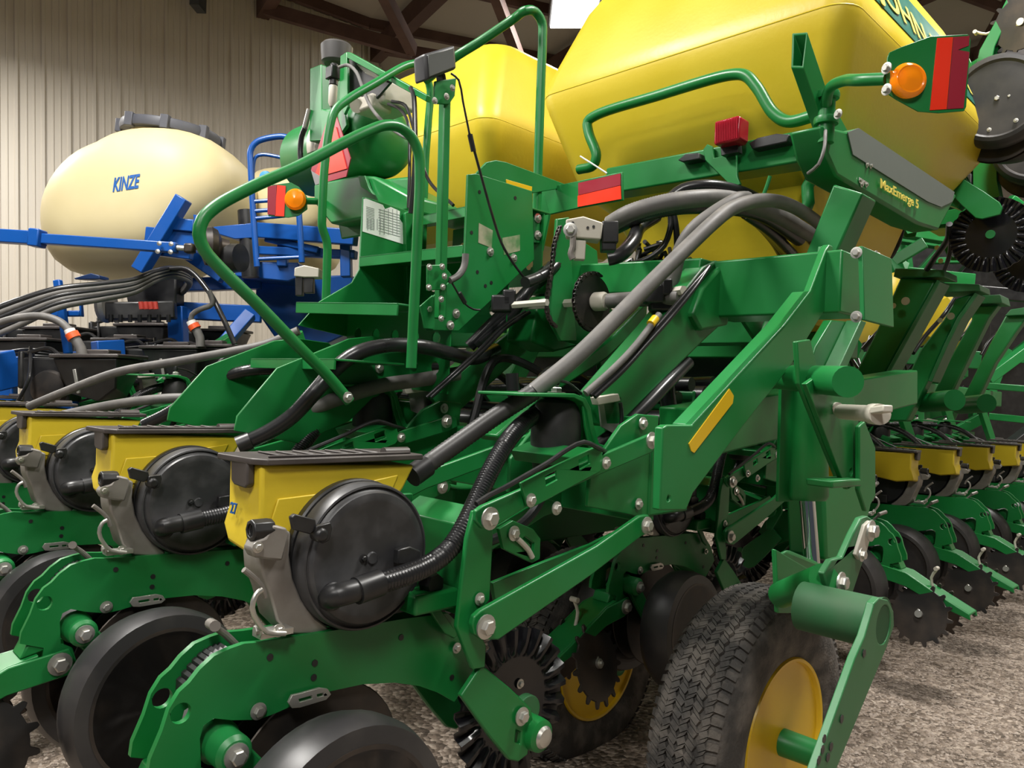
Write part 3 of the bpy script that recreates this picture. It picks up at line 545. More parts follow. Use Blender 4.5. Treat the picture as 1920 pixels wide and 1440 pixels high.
# deeper dark structure under the tanks
for (t_, l_, u_, w_) in ((1.2, 2.3, .05, .10), (1.9, 2.5, .02, .12), (2.6, 2.5, .0, .12), (3.4, 2.5, .0, .12)):
    beam('carrier_beam', V(t_, l_ - .45, u_ - .15), V(t_, l_ + 1.4, u_ + .05), w_, .15)
beam('added_dark_sheet', V(1.5, 3.75, -.02), V(4.6, 3.75, -.02), .02, .62, BLK); beam('tank_rail', V(1.4, 2.75, .28), V(4.0, 2.75, .28), .12, .12); beam('tank_rail', V(1.4, 3.6, .28), V(4.0, 3.6, .28), .12, .12)  # the black sheet is added, its colour standing for shade between the beams
beam('drawbar', V(2.3, 1.9, -.5), V(2.3, 6.5, -.5), .25, .25)
beam('cross_tube', V(1.3, 2.15, -.02), V(3.5, 2.15, -.02), .09, .09)
for k_ in range(5): beam('frame_leg', V(1.35 + .62*k_, 2.5, -.1), V(1.35 + .62*k_, 2.75, .3), .06, .1)
# second axle bracket strut, hitch pin etc near the lift cylinder
mb = MB()
MB().cyl(W(1448, 706, t=.98), W(1590, 716, t=.62), .032, 20).build('pivot_tube', GREEN, PF)
MB().prism(PW([(1540, 700), (1575, 700), (1600, 740), (1612, 800), (1612, 905), (1590, 918), (1580, 900), (1512, 720)], t=.72), T*.012, [circ(W(1596, 885, t=.72), .010, 12)]).build('wing_strut', GREEN, PF, .003)
MB().prism(PW([(1495, 640), (1520, 636), (1535, 700), (1590, 905), (1575, 905), (1500, 720)], t=.75), T*.012).build('wing_strut', GREEN, PF, .003)
MB().prism(PW([(1612, 800), (1622, 790), (1642, 840), (1642, 930), (1625, 960), (1612, 920)], t=.70), T*.012).build('wing_cheek', GREEN, PF, .003)
MB().prism(PW([(1560, 902), (1615, 898), (1616, 912), (1562, 916)], t=.69), T*.06).build('strut_foot', GREEN, PF, .004)
MB().hull(PW([(1545, 905), (1625, 900), (1638, 930), (1620, 1010), (1590, 1060), (1550, 1050)], t=.95) + [p + T*.12 for p in PW([(1545, 905), (1625, 900), (1638, 930), (1620, 1010), (1590, 1060), (1550, 1050)], t=.95)]).build('pivot_block', GREEN, PF, .01)
MB().cyl(W(1578, 772, t=.70), W(1640, 776, t=.58), .017, 16).cyl(W(1636, 776, t=.588), W(1650, 777, t=.56), .021, 16).build('latch_pin', LGREY, PF)
MB().bar(W(1640, 770, t=.57), W(1665, 766, t=.53), .02, .014).build('latch_handle', LGREY, PF, .003)
MB().cyl(W(1548, 764, t=.75), W(1572, 766, t=.71), .014, 12).build('latch_tail', LGREY, PF)
# beams dropping behind the end plate
MB().prism(PW([(1560, 600), (1612, 605), (1560, 745), (1500, 745), (1530, 650)], t=1.05), T*.03).build('drop_plate', GREEN, PF, .004)
MB().prism(PW([(1615, 600), (1625, 604), (1558, 760), (1545, 750)], t=1.0), T*.05).build('drop_plate', GREEN2, PF, .003)
# inner vertical tubes of the frame seen below the arm
MB().prism(PW([(1395, 600), (1440, 600), (1520, 730), (1500, 760)], t=1.4), T*.02).build('gusset', GREEN, PF, .003)
# ================================================================== LIFT WHEELS
def tyre_wheel(c, label, tw=.20, R_=.405):
    R = root('transport_wheel', c, label, 'wheel', 'transport wheels')
    ax = T      # c = centre of the outer face, tyre extends along +T
    prof = [(.225, .012), (.245, -.004), (.29, -.016), (.34, -.014), (.372, .0), (.390, .016), (R_-.004, .034), (R_, .060), (R_+.002, .10), (R_, .14), (R_-.004, .168), (.390, .184), (.372, .2), (.34, .214), (.29, .216), (.245, .204), (.225, .19)]
    n = 160; e = ax.cross(U).normalized(); b_ = ax.cross(e); rings = []; N = 56
    def ring(r, h, f_=None): return [c + ax*h + (e*math.cos(2*math.pi*i/n) + b_*math.sin(2*math.pi*i/n))*(r if f_ is None else f_(i)) for i in range(n)]
    MB().loft([ring(r, h) for r, h in prof], False, True).build('tyre', RUB, R, ang=60)
    # tread: zig-zag ribs cut by sipes, and shoulder lugs
    mb = MB(); K = 168
    def pt(a, h, r): return c + ax*h + (e*math.cos(a) + b_*math.sin(a))*r
    for row in range(6):
        h0 = .026 + row*.0255; h1 = h0 + .0205; r0 = R_ + .002 - (.011 if row in (0, 5) else 0)
        for i in range(K):
            a0 = 2*math.pi*(i + .06)/K; a1 = 2*math.pi*(i + .90)/K; sk = 2*math.pi/K*(.9 if row % 2 else -.9); zz = .0035*(1 if i % 2 else -1); rr = r0 + .009
            q = [(a0, h0+zz), (a1, h0-zz), (a1+sk, h1-zz), (a0+sk, h1+zz)]
            mb.add([pt(a, h, r0-.004) for a, h in q] + [pt(a, h, rr) for a, h in q], [(0, 1, 5, 4), (1, 2, 6, 5), (2, 3, 7, 6), (3, 0, 4, 7), (4, 5, 6, 7)], False)
    for i in range(84):
        a0 = 2*math.pi*i/84; a1 = a0 + 2*math.pi*.62/84
        for (ha, hb, ra, rb) in ((.006, .028, .380, .398), (.194, .172, .380, .398)):
            q = [pt(a0, ha, ra), pt(a1, ha, ra), pt(a1, hb, rb+.002), pt(a0, hb, rb+.002)]; o_ = (-1 if ha < .1 else 1)
            q2 = [p + ax*(o_*.006) + (p - c - ax*(p-c).dot(ax)).normalized()*.006 for p in q]
            mb.add(q + q2, [(0, 1, 5, 4), (1, 2, 6, 5), (2, 3, 7, 6), (3, 0, 4, 7), (4, 5, 6, 7)], False)
    mb.build('tread', RUB, R, recalc=False)['kind'] = 'stuff'
    MB().revolve(c, ax, [(.238, .010), (.232, -.004), (.224, -.002), (.219, .012), (.208, .018), (.204, .045), (.192, .052), (.188, .12), (.172, .14), (.150, .138), (.150, .15), (.19, .16), (.236, .19)], 64, True).build('rim', YELP, R, ang=40)
    MB().revolve(c, ax, [(.152, .139), (.150, .134), (.10, .12), (.06, .09), (0, .09)], 48).build('wheel_disc', GREEN, R)
    for i in range(5): th = i*math.pi*.4; q = (e*math.cos(th) + b_*math.sin(th)); MB().hull([c + ax*.13 + q*.14 + T*0, c + ax*.03 + q*.035, c + ax*.13 + q*.03] + [x + ax.cross(q)*.012 for x in (c + ax*.13 + q*.14, c + ax*.03 + q*.035, c + ax*.13 + q*.03)]).build('disc_rib', GREEN, R, .002)
    MB().revolve(c, ax, [(.045, .10), (.055, .06), (.038, .03), (.036, -.10), (.028, -.104), (0, -.104)], 28).build('hub', GREEN, R)
    for i in range(6): th = i*math.pi/3; MB().hexbolt(c + ax*.10 + (e*math.cos(th) + b_*math.sin(th))*.085, -ax, .010).build('wheel_bolt', STEEL, R)
    return R
w1 = W(1474, 1394, z=2.16); tyre_wheel(w1, 'muddy ribbed transport tyre on a yellow rim, large at the lower right')
w2 = V(1.86, 2.42, -1.03); tyre_wheel(w2, 'transport tyre with yellow rim half hidden behind the nearer ribbed tyre')
LA = root('lift_arm', W(1600, 1170, t=.62), 'green wheel lift arm with chrome ram, pivot tube and ringed flat bar', 'lift arm')
# flat bar with ring end in front of the wheel
fb = PW([(1620, 1122), (1636, 1117), (1652, 1124), (1661, 1145), (1660, 1175), (1650, 1205), (1540, 1460), (1498, 1460), (1600, 1200), (1608, 1150)], t=.52)
hr = circ(W(1642, 1168, t=.52), .036, 24)
MB().prism(PW([(1634, 1118), (1650, 1122), (1661, 1143), (1662, 1170), (1650, 1205), (1546, 1452), (1560, 1500), (1490, 1500), (1588, 1230), (1606, 1190), (1618, 1150), (1624, 1128)], t=.52), -T*.014, [hr]).build('flat_bar', GREEN2, LA, .002)
for (x, y) in ((1620, 1225), (1578, 1348), (1545, 1385), (1558, 1400), (1542, 1405), (1535, 1425), (1552, 1420)): MB().revolve(W(x, y, t=.505), -T, [(.007, 0), (.007, .001), (0, .001)], 12).build('hole', BLK, LA)
MB().revolve(W(1642, 1168, t=.52), T, [(.040, -.012), (.050, -.012), (.047, 0), (.047, .14), (.040, .14)], 32).build('pivot_tube', mat('shaded_dull_green', (.012, .085, .025), .7, col2=(.04, .09, .04)), LA)  # tube green is darkened to carry the shade under the frame
MB().prism(PW([(1628, 968), (1638, 975), (1636, 1000), (1600, 1110), (1585, 1125), (1555, 1110), (1545, 1075), (1560, 1050), (1580, 1045), (1600, 1000), (1615, 972)], t=.62), T*.014, [circ(W(1572, 1090, t=.62), .014, 12)]).build('link_plate', GREEN2, LA, .003)
MB().prism(PW([(1622, 985), (1632, 976), (1637, 990), (1624, 1042), (1612, 1050), (1605, 1040)], t=.612), T*.008).build('wear_strap', LGREY, LA, .002)
for (x, y, r) in ((1632, 995, .014), (1615, 1040, .009), (1576, 1092, .013)): MB().hexbolt(W(x, y, t=.605), -T, r).build('bolt', STEEL, LA)
MB().hull(PW([(1455, 1040), (1475, 1030), (1535, 1055), (1560, 1100), (1560, 1140), (1460, 1140)], t=.86) + PW([(1455, 1040), (1475, 1030), (1535, 1055), (1560, 1100), (1560, 1140), (1460, 1140)], t=1.0)).build('rocker_box', GREEN, LA, .008)
MB().prism(PW([(1455, 1030), (1480, 1045), (1540, 1080), (1560, 1150), (1460, 1150)], t=.80), T*.012).build('rocker_plate', GREEN, LA, .003)
MB().cyl(W(1465, 1115, t=.8), W(1545, 1085, t=.63), .03, 18).build('cross_shaft', GREEN, LA)
c0 = W(1510, 712, z=2.16); c1 = W(1512, 938, z=2.13)
MB().revolve(c0, c1-c0, [(0, 0), (.058, .0), (.058, (c1-c0).length-.012), (.050, (c1-c0).length), (.02, (c1-c0).length)], 36).build('cylinder_barrel', GREEN, LA)
MB().cyl(c1 + (c0-c1)*.1, W(1524, 1072, z=2.11), .021, 24).build('chrome_rod', CHROME, LA)
MB().bar(W(1476, 712, z=2.12), W(1470, 940, z=2.12), .012, .05).build('barrel_guard', GREEN, LA, .002)
# ================================================================== STAIR, RAILS, LIGHT
ST = root('access_stair', V(2.0, 1.2, -.9), 'green open tread access stair with perforated risers and a torn white label', 'stair')
ts, tf = 1.76, 2.30
big = PW([(877, 327), (893, 325), (998, 358), (1002, 487), (860, 621), (800, 619), (790, 580), (812, 556), (870, 505)], t=ts)
MB().prism(big, T*.008).build('side_plate', GREEN, ST, .002)
for pl_ in ([(902, 420), (925, 428), (945, 445), (970, 452), (972, 492), (940, 488), (905, 470)],):
    MB().prism(PW([(898, 418), (924, 432), (922, 465), (897, 455)], t=ts-.001), T*.001).build('worn_patch', BARE, ST); MB().prism(PW([(942, 446), (975, 440), (975, 470), (945, 478)], t=ts-.001), T*.001).build('worn_patch', BARE, ST)
for (x, y) in ((899, 360), (884, 436), (961, 460), (966, 371), (910, 536), (895, 510), (921, 530)): MB().revolve(W(x, y, t=ts), -T, [(.006, 0), (.006, .001), (0, .001)], 12).build('hole', BLK, ST)
for (x, y) in ((919, 472), (963, 484), (855, 588), (844, 610), (803, 580)): MB().hexbolt(W(x, y, t=ts), -T, .009).build('bolt', STEEL, ST)
MB().prism(PW([(893, 325), (912, 304), (930, 300), (950, 304), (1060, 345), (1060, 352), (1000, 362)], t=1.80), T*.008).build('top_gusset', GREEN, ST, .002)
MB().prism(PW([(949, 336), (998, 350), (997, 364), (950, 350)], t=1.79), T*.003).build('yellow_tag', YELP, ST, .001)
far = PW([(681, 370), (687, 370), (775, 398), (775, 640), (690, 640), (560, 610), (600, 565), (660, 530), (674, 505)], t=tf)
MB().prism(far, T*.008).build('side_plate', GREEN, ST, .002)
lb_ = PW([(682, 373), (686, 372), (718, 384), (722, 392), (733, 388), (750, 396), (749, 410), (756, 420), (760, 428), (759, 457), (757, 458), (680, 434)], t=tf-.002)
lbo = MB().prism(lb_, T*.001).build('torn_label', WHT, ST)
mb = MB()
for k_ in range(14):
    y = 387 + k_*3; mb.prism(PW([(687, y), (702, y+4.6), (702, y+5.6), (687, y+1)], t=tf-.003), T*.0004)
for k_ in range(6): x = 689 + k_*6; mb.prism(PW([(x, 410), (x+1, 410.4), (x+1, 432), (x, 431.6)], t=tf-.003), T*.0004)
for k_ in range(9): y = 392 + k_*5; mb.prism(PW([(710, y), (750, y+11), (750, y+12), (710, y+1)], t=tf-.003), T*.0004)
for k_ in range(5): x = 712 + k_*8; mb.prism(PW([(x, 392), (x+1, 392), (x+1, 440), (x, 440)], t=tf-.003), T*.0004)
mb.build('print', INK, lbo)['kind'] = 'stuff'
MB().prism(PW([(760, 400), (766, 396), (775, 400), (775, 560), (764, 555)], t=tf-.02), T*.02).build('plate_edge', GREEN, ST, .002)
def tread(a, b_, h, dl=.23):     # a, b: px of the front top edge ends (far, near)
    p, q = W(a[0], a[1], t=tf), W(b_[0], b_[1], t=ts+.008)
    q = q; l_ = (TLU(p)[1] + TLU(q)[1])/2
    pts = [p, q, q + L*dl, p + L*dl]
    MB().prism([x - U*.0 for x in pts], -U*.006).prism([p, q, q - U*h, p - U*h], L*.006).build('tread', GREEN, ST, .0015)
    return p, q, h
trs = [tread((555, 566), (745, 568), .036), tread((674, 481), (868, 459), .036), tread((773, 408), (940, 372), .036), tread((470, 672), (627, 672), .03)]
for i_, (p, q, h) in enumerate(trs[:3]):     # perforated risers set back under each tread
    P0, Q0 = p + L*.20 - U*.01, q + L*.20 - U*.01; dn = -U*(.24); hs = []
    for r_ in range(2):
        for c_ in range(5): hs.append(circ(P0.lerp(Q0, .12 + .19*c_) + U*(-.075 - .09*r_), .02, 14, (Q0-P0).normalized(), U))
    MB().prism([P0, Q0, Q0 + dn, P0 + dn], L*.004, hs).build('riser', GREEN, ST)
lowp = PW([(520, 690), (655, 635), (700, 630), (762, 640), (795, 673), (788, 728), (700, 745), (655, 790), (560, 832), (440, 808), (445, 780)], t=1.95)
MB().prism(lowp, T*.008).build('lower_side_plate', GREEN, ST, .002)
MB().prism([p + T*.45 for p in lowp], T*.008).build('lower_side_plate', GREEN, ST, .002)
for (x, y) in ((711, 690), (652, 746), (779, 674), (791, 678)): MB().hexbolt(W(x, y, t=1.945), -T, .010).build('bolt', STEEL, ST)
MB().prism(PW([(788, 574), (812, 553), (813, 618), (796, 616)], t=1.755) , T*.006).build('hinge_ear', GREEN, ST, .002)
HR = root('handrail', W(780, 640, t=1.7), 'shiny green tube handrail bent to a sharp elbow on the left of the stair', 'handrail')
MB().tube(PW([(655, 752), (612, 702), (560, 650), (480, 568), (410, 500), (383, 468), (373, 440), (380, 412), (404, 388), (470, 352), (560, 312), (640, 270), (690, 246), (722, 235), (748, 238), (770, 255), (784, 285), (787, 330), (783, 430), (779, 520), (775, 600), (771, 690)], t=1.70), .0145, 14, fine=.012).build('rail_tube', GREEN, HR)
MB().hexbolt(W(652, 745, t=1.68), -T, .009).build('bolt', STEEL, HR)
HR = root('handrail', W(612, 560, t=2.35), 'green tube handrail crossing in front of the orange warning triangle', 'handrail')
MB().tube(PW([(611, 565), (613, 500), (613, 455), (604, 425), (604, 400), (608, 320), (617, 245), (628, 208), (650, 188), (700, 158), (765, 122), (785, 121), (796, 137), (806, 165), (803, 230), (798, 300), (794, 420), (790, 540), (787, 640)], t=2.35), .0145, 14, fine=.012).build('rail_tube', GREEN, HR)
HR = root('handrail', W(1005, 455, t=1.82), 'tall green tube handrail rising to the top edge beside the yellow tanks', 'handrail')
MB().tube([W(800, 150, t=2.3)] + PW([(858, 104, 2.05), (900, 78, 1.98), (965, 34, 1.88), (985, 20), (1003, 22), (1016, 42), (1017, 75), (1014, 160), (1010, 280), (1006, 400), (1003, 458)], t=1.82), .0155, 14, fine=.012).build('rail_tube', GREEN, HR)
MB().cyl(W(1002, 300+100, t=1.80), W(1002, 456, t=1.80), .021, 14).build('socket', GREEN, HR)
for y in (409, 441): MB().hexbolt(W(1008, y, t=1.78), -T, .010).build('bolt', STEEL, HR)
LP = root('light_post', W(826, 600, t=1.72), 'green post with clamp plates standing in front of the stair side plate', 'post')
MB().bar(W(834, 186, t=1.72), W(825, 598, t=1.72), .026, .026, L).build('post_tube', GREEN, LP, .004)
MB().prism(PW([(816, 152), (856, 146), (853, 180), (842, 196), (814, 194)], t=1.70), T*.008).build('upper_plate', GREEN, LP, .002)
MB().prism(PW([(802, 497), (831, 496), (847, 515), (845, 521), (832, 543), (802, 545)], t=1.70), T*.008).build('clamp_plate', GREEN, LP, .002)
for (x, y) in ((815, 189), (837, 181), (805, 501), (829, 500), (833, 518), (804, 539), (830, 538), (827, 561), (827, 597), (848, 165)): MB().hexbolt(W(x, y, t=1.69), -T, .006).build('bolt', STEEL, LP)
HK = MB().tube(PW([(843, 526), (858, 518), (868, 505), (872, 492), (873, 476)], t=1.70), .010, 12)
props(HK.build('rubber_strap', HOSEG), 'short bent grey rubber strap poking up from the post clamp', 'rubber strap')
WL = root('work_light', W(826, 120, t=1.70), 'square black work light on top of the green post', 'work light')
lc = PW([(797, 101), (853, 85), (856, 128), (800, 150)], t=1.68); cc_ = sum(lc, Vector())/4
MB().loft([[p for p in lc], [cc_ + (p-cc_)*1.04 + T*.012 for p in lc], [cc_ + (p-cc_)*1.0 + T*.05 for p in lc], [cc_ + (p-cc_)*.7 + T*.07 for p in lc]]).build('lamp_housing', mat('grey_black_rubber', (.035, .035, .038), .5), WL, .006, 3)
MB().prism([cc_ + (p-cc_)*.86 - T*.003 for p in lc], T*.004).build('lens', mat('dark_lens', (.085, .09, .085), .3), WL, .002)
MB().bar(W(826, 140, t=1.72), W(830, 165, t=1.72), .03, .012, L).build('lamp_mount', BLK, WL, .002)
cb_ = MB().tube(PW([(846, 138), (860, 150), (868, 190), (880, 250)], t=1.68), .003, 8).tube(PW([(880, 250), (890, 285), (905, 340), (922, 400), (940, 455), (960, 490), (982, 520)], t=1.68), .004, 8).cyl(W(881, 252, t=1.68), W(888, 284, t=1.68), .008, 10)
props(cb_.build('lamp_cable', BLK), 'black lamp cable with connector sagging from the work light across the green plate', 'cable')
cb_ = MB().tube(PW([(846, 528), (856, 545), (870, 568), (888, 580), (900, 581)], t=1.70), .003, 8).cyl(W(861, 549, t=1.7), W(872, 568, t=1.7), .007, 10)
props(cb_.build('lamp_cable', BLK), 'short black cable with connector below the post clamp', 'cable')
# ================================================================== AIR COMPRESSOR ON ITS SHELF (behind the stair)
CP = root('air_compressor', V(3.0, 1.85, .5), 'green air compressor with black finned head and round tank behind the handrails', 'air compressor')
def Z(l, z=3.3): return PW(l, z=z)
MB().prism(PW([(581, 128), (602, 120), (603, 205), (625, 210), (628, 262), (580, 265)], l=1.70), L*.02).prism(PW([(581, 128), (602, 120), (604, 262), (580, 265)], l=1.70), L*.3).build('side_panel', GREEN, CP, .004)
MB().prism(PW([(603, 205), (646, 200), (650, 235), (630, 265), (580, 265)], l=1.71), L*.015).build('side_panel', GREEN, CP, .004)
MB().prism(PW([(638, 105), (650, 97), (652, 200), (645, 215), (636, 190)], l=1.66), L*.012).build('guard_post', GREEN, CP, .002)
q_ = PW([(650, 97), (656, 98), (800, 178), (798, 190), (650, 108)], l=1.66); MB().prism(q_, L*.02).build('guard_top_rail', GREEN, CP, .002)
q_ = PW([(656, 110), (735, 150), (700, 190), (655, 180)], l=1.69)
MB().prism(q_, L*.01).build('guard_mesh', BLK, CP)
for k_ in range(6): MB().tube([W(670+k_*3, 121+k_*3, l=1.685), W(704+k_*4, 138+k_*3, l=1.685)], .003, 6, fine=0).build('guard_slot', STEEL, CP)
hd = W(672, 170, l=1.9)
mb = MB()
for k_ in range(7): mb.box(hd - U*(.012*k_*2.2 - .03), L*.14, T*.16, U*.010)
mb.box(hd - U*.05, L*.11, T*.12, U*.20); mb.build('finned_head', BLK, CP, .002)
mb = MB(); mb.box(W(722, 190, l=1.78), L*.16, T*.2, U*.09).box(W(700, 200, l=1.72), L*.1, T*.12, U*.06); mb.build('crankcase', LGREY, CP, .012)
MB().cyl(W(668, 198, l=1.66), W(684, 194, l=1.72), .028, 20).build('intake_elbow', LGREY, CP)
ta, tb = W(600, 300, l=1.9), W(728, 255, l=1.9); ta = V(3.75, 1.9, TLU(tb)[2]); tb = V(2.72, 1.9, TLU(tb)[2])
MB().revolve(tb, T, [(0, -.045), (.06, -.04), (.12, -.02), (.155, .015), (.165, .05), (.165, .60), (.13, .66), (0, .69)], 44).build('air_tank', GREEN, CP)
MB().prism([tb + L*(-.166*math.cos(a)) + U*(.166*math.sin(a)) + T*.16 for a in [math.radians(x) for x in range(-15, 62, 7)]] + [tb + L*(-.1665*math.cos(a)) + U*(.1665*math.sin(a)) + T*.16 for a in [math.radians(x) for x in range(61, -16, -7)]], T*.2).build('tank_label', LGREY, CP)
MB().prism(PW([(588, 345), (670, 328), (700, 330), (765, 365), (765, 395), (620, 420), (588, 380)], l=1.72), L*.25).build('shelf', GREEN, CP, .01)
MB().hull(PW([(620, 345), (790, 330), (790, 425), (640, 450)], l=1.8) + PW([(640, 345), (780, 330), (780, 400), (660, 420)], l=2.1)).build('shelf_bracket', GREEN, CP, .01)
MB().prism(PW([(671, 330), (684, 329), (692, 352), (700, 365), (676, 350)], l=1.70), L*.012).build('shelf_lip', GREEN, CP, .002)
FL = root('air_cleaner', W(625, 110, l=1.7), 'round dark grey air cleaner with a small clear bowl hanging below', 'air cleaner')
ac = W(630, 122, l=1.78); MB().revolve(ac, U, [(0, 0), (.05, .0), (.062, .01), (.067, .05), (.069, .078), (.060, .088), (0, .092)], 36).build('cleaner_drum', mat('dark_grey_plastic', (.05, .047, .046), .5), FL)
fc = W(626, 138, l=1.66); mb = MB(); mb.box(fc, L*.05, T*.05, U*.05).cyl(fc - U*.02, fc - U*.05, .018, 14).cyl(fc + U*.02, fc + U*.04, .015); mb.build('filter_body', BLK, FL, .004)
MB().revolve(fc - U*.05, -U, [(.016, 0), (.018, .01), (.017, .07), (.01, .085), (0, .09)], 20).build('clear_bowl', LGREY, FL); MB().cyl(fc - U*.135, fc - U*.16, .007, 10).build('drain', BLK, FL)
AT = MB().tube(PW([(636, 126), (652, 122), (668, 135), (680, 165), (695, 200), (715, 225), (750, 252), (770, 262)], l=1.60), .0065, 10)
props(AT.build('air_tube', HOSEG), 'grey air tube curving from the clear filter bowl down over the compressor', 'tube')
for j, (pts, r, m_, lb) in enumerate([
    ([(770, 165), (775, 175), (778, 230), (778, 300), (774, 360), (770, 400)], .009, HOSE, 'long black hose hanging down beside the compressor guard'),
    ([(728, 195), (750, 205), (765, 230), (768, 300), (766, 390)], .006, HOSE, 'thin black hose dropping from the light grey crankcase'),
    ([(735, 190), (760, 198), (775, 240), (790, 300), (805, 340), (850, 385)], .006, HOSE, 'thin black hose drooping toward the green cradle tube'),
    ([(566, 315), (563, 290), (566, 255), (572, 240)], .012, HOSE, 'short black hose at the outer edge of the compressor panel')]):
    props(MB().tube(PW(pts, l=1.66 + .01*j), r, 10).build('compressor_hose', m_), lb, 'hose')
props(MB().cyl(W(572, 240, l=1.70), W(581, 205, l=1.70), .013, 12).build('hose_coupler', STEEL), 'silver hose coupler on the outer edge of the compressor panel', 'coupler')
# slow moving vehicle triangle
SM = root('warning_triangle', W(622, 280, l=1.62), 'orange and maroon triangular slow vehicle sign behind the bent green rail', 'warning sign')
tri = [(614, 222), (631, 218), (657, 297), (649, 331), (591, 347), (583, 319)]
MB().prism(PW(tri, l=1.62), L*.004).build('border', DRED, SM)
MB().prism(PW([(622, 240), (630, 238), (650, 316), (588, 334)], l=1.617), L*.003).build('orange_face', RED, SM)
MB().prism(PW([(583, 319), (585, 321), (600, 330), (600, 344), (591, 347)], l=1.616), L*.002).build('peeled_corner', GRIM, SM)
# ================================================================== LAMPS AND REFLECTORS
def hazard(px, scale, k, label, plane, mirror=1, body=None, posts=None):
    R = root('warning_lamp', W(px[0], px[1], **plane), label, 'warning lamp', 'amber warning lamps'); return R
WR = root('warning_lamp', W(1703, 147, t=.70), 'amber warning lamp with wide orange and maroon reflector panel at the upper right', 'warning lamp')
P7 = dict(t=.66)
def pr(pts, off, th, nm, m, par, pl_, bv=0): q = PW(pts, **pl_); n_ = BAS[list(pl_)[0]]; return MB().prism([p - n_*off for p in q], n_*th).build(nm, m, par, bv)
K7 = dict(z=2.15)
def prz(pts, off, th, nm, m, par, z, bv=0): q = PW(pts, z=z); q = [p - cF*off for p in q]; return MB().prism(q, cF*th).build(nm, m, par, bv)
prz([(1664, 108), (1668, 98), (1690, 88), (1745, 68), (1815, 64), (1820, 74), (1812, 200), (1808, 208), (1760, 212), (1722, 209), (1680, 186), (1664, 175), (1662, 140)], 0, .004, 'panel', GREEN, WR, 1.93, .001)
prz([(1757, 72), (1786, 70), (1774, 205), (1743, 207)], .002, .002, 'orange_reflector', RED, WR, 1.93)
prz([(1787, 70), (1817, 68), (1816, 86), (1795, 94), (1817, 98), (1806, 203), (1775, 205)], .002, .002, 'maroon_reflector', DRED, WR, 1.93)
lc_ = W(1711, 145, z=1.90); MB().revolve(lc_ + cF*.03, -cF, [(.030, -.03), (.036, -.02), (.042, 0), (.044, .012), (.040, .02), (.034, .024), (.030, .022), (.015, .026), (0, .028)], 36).build('amber_lens', AMBER, WR)
MB().revolve(W(1678, 147, z=1.93), cR, [(.018, -.012), (.018, .02)], 16).build('lamp_socket', AMBER, WR)
MB().tube([W(1550, 205, z=2.28), W(1550, 185, z=2.25), W(1556, 166, z=2.22), W(1580, 152, z=2.12), W(1612, 150, z=2.0), W(1662, 148, z=1.94)], .0155, 14, fine=.012).build('arm', GREEN, WR)
mb = MB(); c_ = W(1550, 205, z=2.28); mb.cyl(c_ - U*.10, c_ + U*.045, .024, 20); mb.revolve(c_ + U*.03, U, [(.034, 0), (.036, .01), (.034, .02)], 20); mb.revolve(c_ - U*.045, U, [(.034, 0), (.036, .01), (.034, .02)], 20); mb.build('swivel', GREEN, WR)
for (x, y) in ((1663, 128), (1663, 168), (1572, 214)): MB().hexbolt(W(x, y, z=1.92 if x > 1600 else 2.22), -cR - cF*.5, .009).build('bolt', STEEL, WR)
MB().tube([W(1548, 245, z=2.25), W(1545, 280, z=2.2), W(1535, 308, z=2.2), W(1515, 325, z=2.25)], .005, 8).build('wire', HOSEG, WR)
WL2 = root('warning_lamp', W(540, 375, z=3.2), 'amber warning lamp with maroon reflector panel seen through the bent handrail, left of the stair', 'warning lamp')
prz([(503, 352), (512, 346), (545, 342), (560, 350), (575, 368), (576, 392), (560, 404), (540, 408), (503, 405)], 0, .006, 'panel', GREEN, WL2, 3.2, .001)
prz([(502, 350), (519, 347), (517, 404), (502, 402)], .003, .003, 'maroon_reflector', DRED, WL2, 3.2); prz([(520, 347), (536, 349), (533, 406), (516, 405)], .003, .003, 'orange_reflector', RED, WL2, 3.2)
MB().revolve(W(555, 375, z=3.19), -cF, [(.035, -.01), (.042, 0), (.044, .012), (.036, .022), (.015, .026), (0, .028)], 32).build('amber_lens', AMBER, WL2)
MB().tube([W(572, 377, z=3.2), W(600, 378, z=3.25), W(640, 385, z=3.4)], .014, 12).build('arm', GREEN, WL2)
RL = root('tail_lamp', W(1372, 240, l=2.28), 'rectangular ribbed red tail lamp on the tank cross beam', 'tail lamp')
q_ = PW([(1340, 228), (1384, 216), (1388, 219), (1386, 258), (1380, 264), (1340, 272), (1338, 268)], l=2.22); MB().loft([q_, [p + L*.06 for p in q_]]).build('lens', REDLENS, RL, .005, 3)
for k_ in range(13): x = 1343 + k_*3.2; MB().bar(W(x, 230 - k_*.9, l=2.216), W(x-.5, 268 - k_*.75, l=2.216), .0025, .003, L).build('rib', REDLENS, RL)
MB().prism(PW([(1350, 268), (1382, 262), (1384, 285), (1352, 292)], l=2.26), L*.03).build('foot', BLK, RL, .002)
for nm_, pts_, lb_ in (('wire_connector', [(1270, 300), (1285, 288), (1310, 286), (1312, 298), (1280, 304)], 'small black wire connectors on the tank beam left of the red tail lamp'), ('wire_connector', [(1404, 268), (1420, 258), (1455, 250), (1480, 252), (1476, 266), (1410, 280)], 'black wire connectors on the tank beam right of the red tail lamp')):
    props(MB().prism(PW(pts_, l=2.27), L*.05).build(nm_, BLK, None, .004), lb_, 'connector')
RA = root('reflector_arm', W(1120, 350, l=2.0), 'green arm with a stacked maroon and orange reflector beside the top of the stair', 'reflector')
MB().prism(PW([(1018, 358), (1040, 348), (1080, 340), (1166, 322), (1167, 375), (1084, 390), (1030, 402), (1024, 380)], l=1.98), L*.01).build('arm_plate', GREEN, RA, .002)
